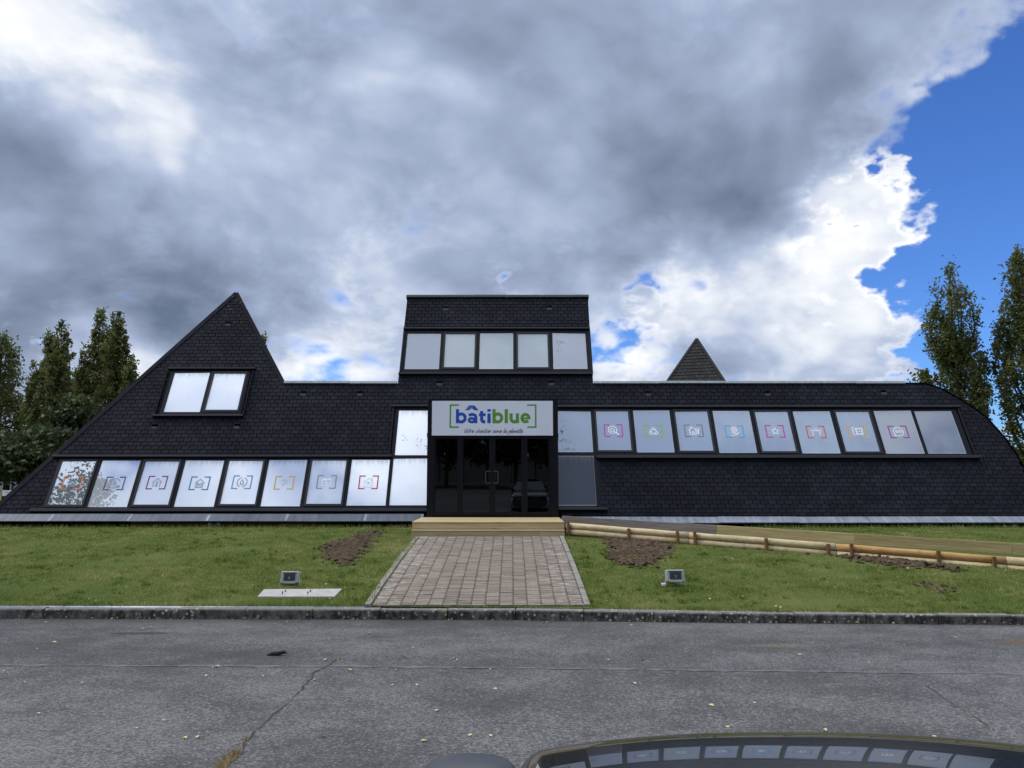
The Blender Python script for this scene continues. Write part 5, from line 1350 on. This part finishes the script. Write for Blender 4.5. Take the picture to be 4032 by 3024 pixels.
fringe('weeds', [(x, kerb_y(x) + .17, zg(kerb_y(x) + .17)) for x in np.linspace(-8.5, 8.2, 60) if not PX0 - .1 < x < PX1 + .1], 5000, .07, 'grass_blade', 'longer grass hanging over the back of the kerb', jit=.035)
fringe('dry_grass', [tuple(atR(935, 2962)), tuple(atR(895, 3000)), tuple(atR(850, 3045))], 420, .05, 'straw', 'tuft of dry straw grass growing from the road crack', .003, .02)
fringe('dry_grass', [tuple(atR(975, 2905)), tuple(atR(955, 2925))], 60, .02, 'straw', 'sparse dry grass in the road crack', .003, .015)
# daisies and small yellow flowers, leaves on the lawn
def flecks(name, n_, mat, label, s0, s1, band):
    Yf = rng.uniform(band[0], band[1], n_); Xf = rng.uniform(-1, 1, n_) * Yf * .67
    kf = ~on_path(Xf, Yf) & ~((Xf > fl.x) & (Yf > fl.y + (Xf - fl.x) * dirf.y / dirf.x - .3)) & ~((Xf > xl) & (Xf < xr) & (Yf > 17.8)); Xf, Yf = Xf[kf], Yf[kf]; m_ = len(Xf)
    a = unit(m_); a[:, 2] *= .4; b_ = np.cross(a, unit(m_)); sz = rng.uniform(s0, s1, (m_, 1))
    quads(name, np.stack([Xf, Yf, zgv(Yf) + .035], 1), a * sz, b_ * sz, rng.random(m_), mat, None, False, kind='stuff', label=label)
flecks('daisies', 150, 'petal', 'tiny white daisies scattered in the lawn', .007, .014, (12, 19)); flecks('buttercups', 45, 'petal_yellow', 'tiny yellow flowers scattered in the lawn', .008, .015, (11.7, 17)); flecks('lawn_leaves', 60, 'leaf_yellow', 'small yellowed leaves scattered in the lawn', .014, .026, (11.6, 18))

# ------------------------------------------------------------------ the car beside which the photographer stands
gz = zr(1.0); cx_car = .89
CAR = thing('parked_car', (cx_car, 0.1, zr(.1)), 'glossy black car with a grey door mirror, its bonnet pointing at the building', 'car')
MC = Matrix.Translation((cx_car, 0, zr(0))) @ Matrix.Rotation(-math.atan(RS), 4, 'X')      # car standing on the sloping asphalt, nose to +y
HWD = .90; NOSE = 2.75
# bonnet and wings: a grid over the plan, rounded nose and shoulders
def bonnet_z(x, s):           # s: metres behind the nose line
    t = max(0.0, s); base = .915 + .05 * (1 - math.exp(-t / .2)) + .05 * t
    drop = .10 * math.exp(-t / .045) + .05 * math.exp(-t / .16)
    side = .035 * abs(x / HWD) ** 2.2 + .10 * max(0, (abs(x) - HWD * .88) / (HWD * .12)) ** 2.4
    return base - drop - side
def nose_y(x): return NOSE - .13 * (abs(x) / HWD) ** 2.6
b = MB(); nxg, nyg = 44, 40; rows = []
for j in range(nyg + 1):
    f = (j / nyg) ** 1.9; r_ = []
    for i in range(nxg + 1):
        x = -HWD + 2 * HWD * i / nxg; x = math.copysign(abs(x / HWD) ** .8 * HWD, x); yn = nose_y(x); y = yn + (1.48 - yn) * f; r_.append((x, y, bonnet_z(x, yn - y)))
    rows.append(b.vs(r_))
for j in range(nyg):
    for i in range(nxg): b.face((rows[j] + i, rows[j] + i + 1, rows[j + 1] + i + 1, rows[j + 1] + i)[::-1])
part('bonnet', b, 'car_paint', CAR, MC, True)
# lower body: nose, flanks, tail as one skirt with wheel arches left to the wheels
b = MB(); prof = []
for i in range(nxg + 1):
    x = -HWD + 2 * HWD * i / nxg; x = math.copysign(abs(x / HWD) ** .8 * HWD, x); prof.append((x, nose_y(x), bonnet_z(x, 0)))
path_ = [(-HWD, -1.9, .92), (-HWD, -.6, .95), (-HWD, .6, .96), (-HWD, 1.48, .93)] + prof + [(HWD, 1.48, .93), (HWD, .6, .96), (HWD, -.6, .95), (HWD, -1.9, .92), (.6, -2.0, .9), (-.6, -2.0, .9)]
lev = [(1.0, 0), (.6, .022), (.35, .012), (.2, -.02)]; k = len(path_); rings = []
for h_, o_ in lev:
    r_ = []
    for (x, y, z) in path_:
        zz = z if h_ == 1.0 else (.98 * h_ if h_ < 1 else z); l = math.hypot(x, y * .5) or 1; r_.append((x + o_ * x / l, y + o_ * (y * .5) / l, zz))
    rings.append(b.vs(r_))
for r0, r1 in zip(rings, rings[1:]):
    for i in range(k): j = (i + 1) % k; b.face((r0 + i, r1 + i, r1 + j, r0 + j))
part('body', b, 'car_paint', CAR, MC, True)
# glasshouse: windscreen, roof, side and rear glass
def gh(name, pts, mat, smooth=False): q = MB(); q.poly(pts); return part(name, q, mat, CAR, MC, smooth)
rw, rz = .56, 1.44; y_ws, y_rf, y_rb, y_tail = 1.50, .58, -1.15, -1.9
b = MB(); g_ = []
for j in range(7):
    t = j / 6; y = y_rf + (y_rb - y_rf) * t
    g_.append(b.vs([(rw * (-1 + 2 * i / 8), y, rz - .03 * ((-1 + i / 4) ** 2) - .05 * (2 * t - 1) ** 2 + .02) for i in range(9)]))
for j in range(6):
    for i in range(8): b.face((g_[j] + i, g_[j + 1] + i, g_[j + 1] + i + 1, g_[j] + i + 1)[::-1])
part('roof', b, 'car_paint', CAR, MC, True)
zr0 = rz - .06
gh('windscreen', [(-HWD * .86, y_ws, 1.0), (HWD * .86, y_ws, 1.0), (rw, y_rf, zr0 + .005), (-rw, y_rf, zr0 + .005)], 'car_glass')
gh('rear_window', [(HWD * .86, y_tail, .93), (-HWD * .86, y_tail, .93), (-rw, y_rb, zr0), (rw, y_rb, zr0)], 'car_glass')
for s_ in (-1, 1):
    gh('side_window', [(s_ * HWD * .97, y_ws - .02, .95), (s_ * HWD * .97, y_tail, .92), (s_ * rw, y_rb, zr0), (s_ * rw, y_rf, zr0)][::s_], 'car_glass')
    for a, c in (((s_ * HWD * .88, y_ws + .02, .99), (s_ * rw, y_rf, zr0)), ((s_ * HWD * .9, y_tail, .93), (s_ * rw, y_rb, zr0))):
        q = MB(); q.tube([a, c], .03, 8); part('roof_pillar', q, 'car_paint', CAR, MC, True)
    q = MB(); q.tube([(s_ * HWD * .9, -.35, .95), (s_ * rw, -.3, zr0)], .03, 8); part('door_pillar', q, 'car_plastic', CAR, MC, True)
    for yw in (1.85, -1.15):
        q = MB(); q.tube([(s_ * (HWD - .19), yw, .31), (s_ * (HWD + .012), yw, .31)], .31, 28); wh = part('wheel', q, 'tyre', CAR, MC, True)
        q = MB(); q.tube([(s_ * (HWD + .0), yw, .31), (s_ * (HWD + .02), yw, .31)], .2, 20); part('rim', q, 'rim', wh, MC)
    q = MB(); q.cbox(s_ * .62 - .15, s_ * .62 + .15, 2.55, 2.625, .60, .74, .02); part('headlight', q, 'lamp_glass', CAR, MC)
    q = MB(); q.cbox(s_ * .66 - .12, s_ * .66 + .12, -2.03, -1.97, .62, .80, .02); part('tail_light', q, 'sign_red', CAR, MC)
q = MB(); q.cbox(-.42, .42, 2.69, 2.75, .42, .62, .02); part('grille', q, 'car_plastic', CAR, MC)
b = MB(); b.box(-HWD * .95, HWD * .95, -1.8, 2.3, .18, .30); part('underbody', b, 'car_plastic', CAR, MC)
# door mirror: rounded shell on a short arm
def mirror(s_):
    bm = bmesh.new(); bmesh.ops.create_uvsphere(bm, u_segments=28, v_segments=16, radius=1)
    for v in bm.verts:
        x, y, z = v.co; f = lambda t, e: math.copysign(abs(t) ** e, t)
        x, y, z = f(x, .62), f(y, .7), f(z, .62)
        z *= 1 - .14 * (x * s_ + 1) / 2
        v.co = (x * .104, y * .07 - .02 * x * x, z * .072)
    q = MB(); q.from_bm(bm); T = MC @ Matrix.Translation((s_ * (HWD + .075), 1.55, 1.10)) @ Matrix.Rotation(R(s_ * 10), 4, 'Z')
    m_ = part('door_mirror', q, 'car_plastic', CAR, T, True)
    q = MB(); q.cbox(-.1, .1, -.088, -.080, -.058, .058, .006); part('mirror_glass', q, 'rim', m_, T)
    q = MB(); q.tube([(-s_ * .10, 0, -.05), (-s_ * .17, -.02, -.085)], [.03, .04], 10); part('mirror_arm', q, 'car_plastic', m_, T, True)
    q = MB(); q.tube([(-s_ * .105 + .012 * math.cos(a_), -.075 + .0 * a_, .068 * math.sin(a_)) for a_ in np.linspace(-1.2, 1.2, 9)], .004, 6); part('mirror_trim', q, 'car_trim', m_, T, True)
mirror(-1); mirror(1)
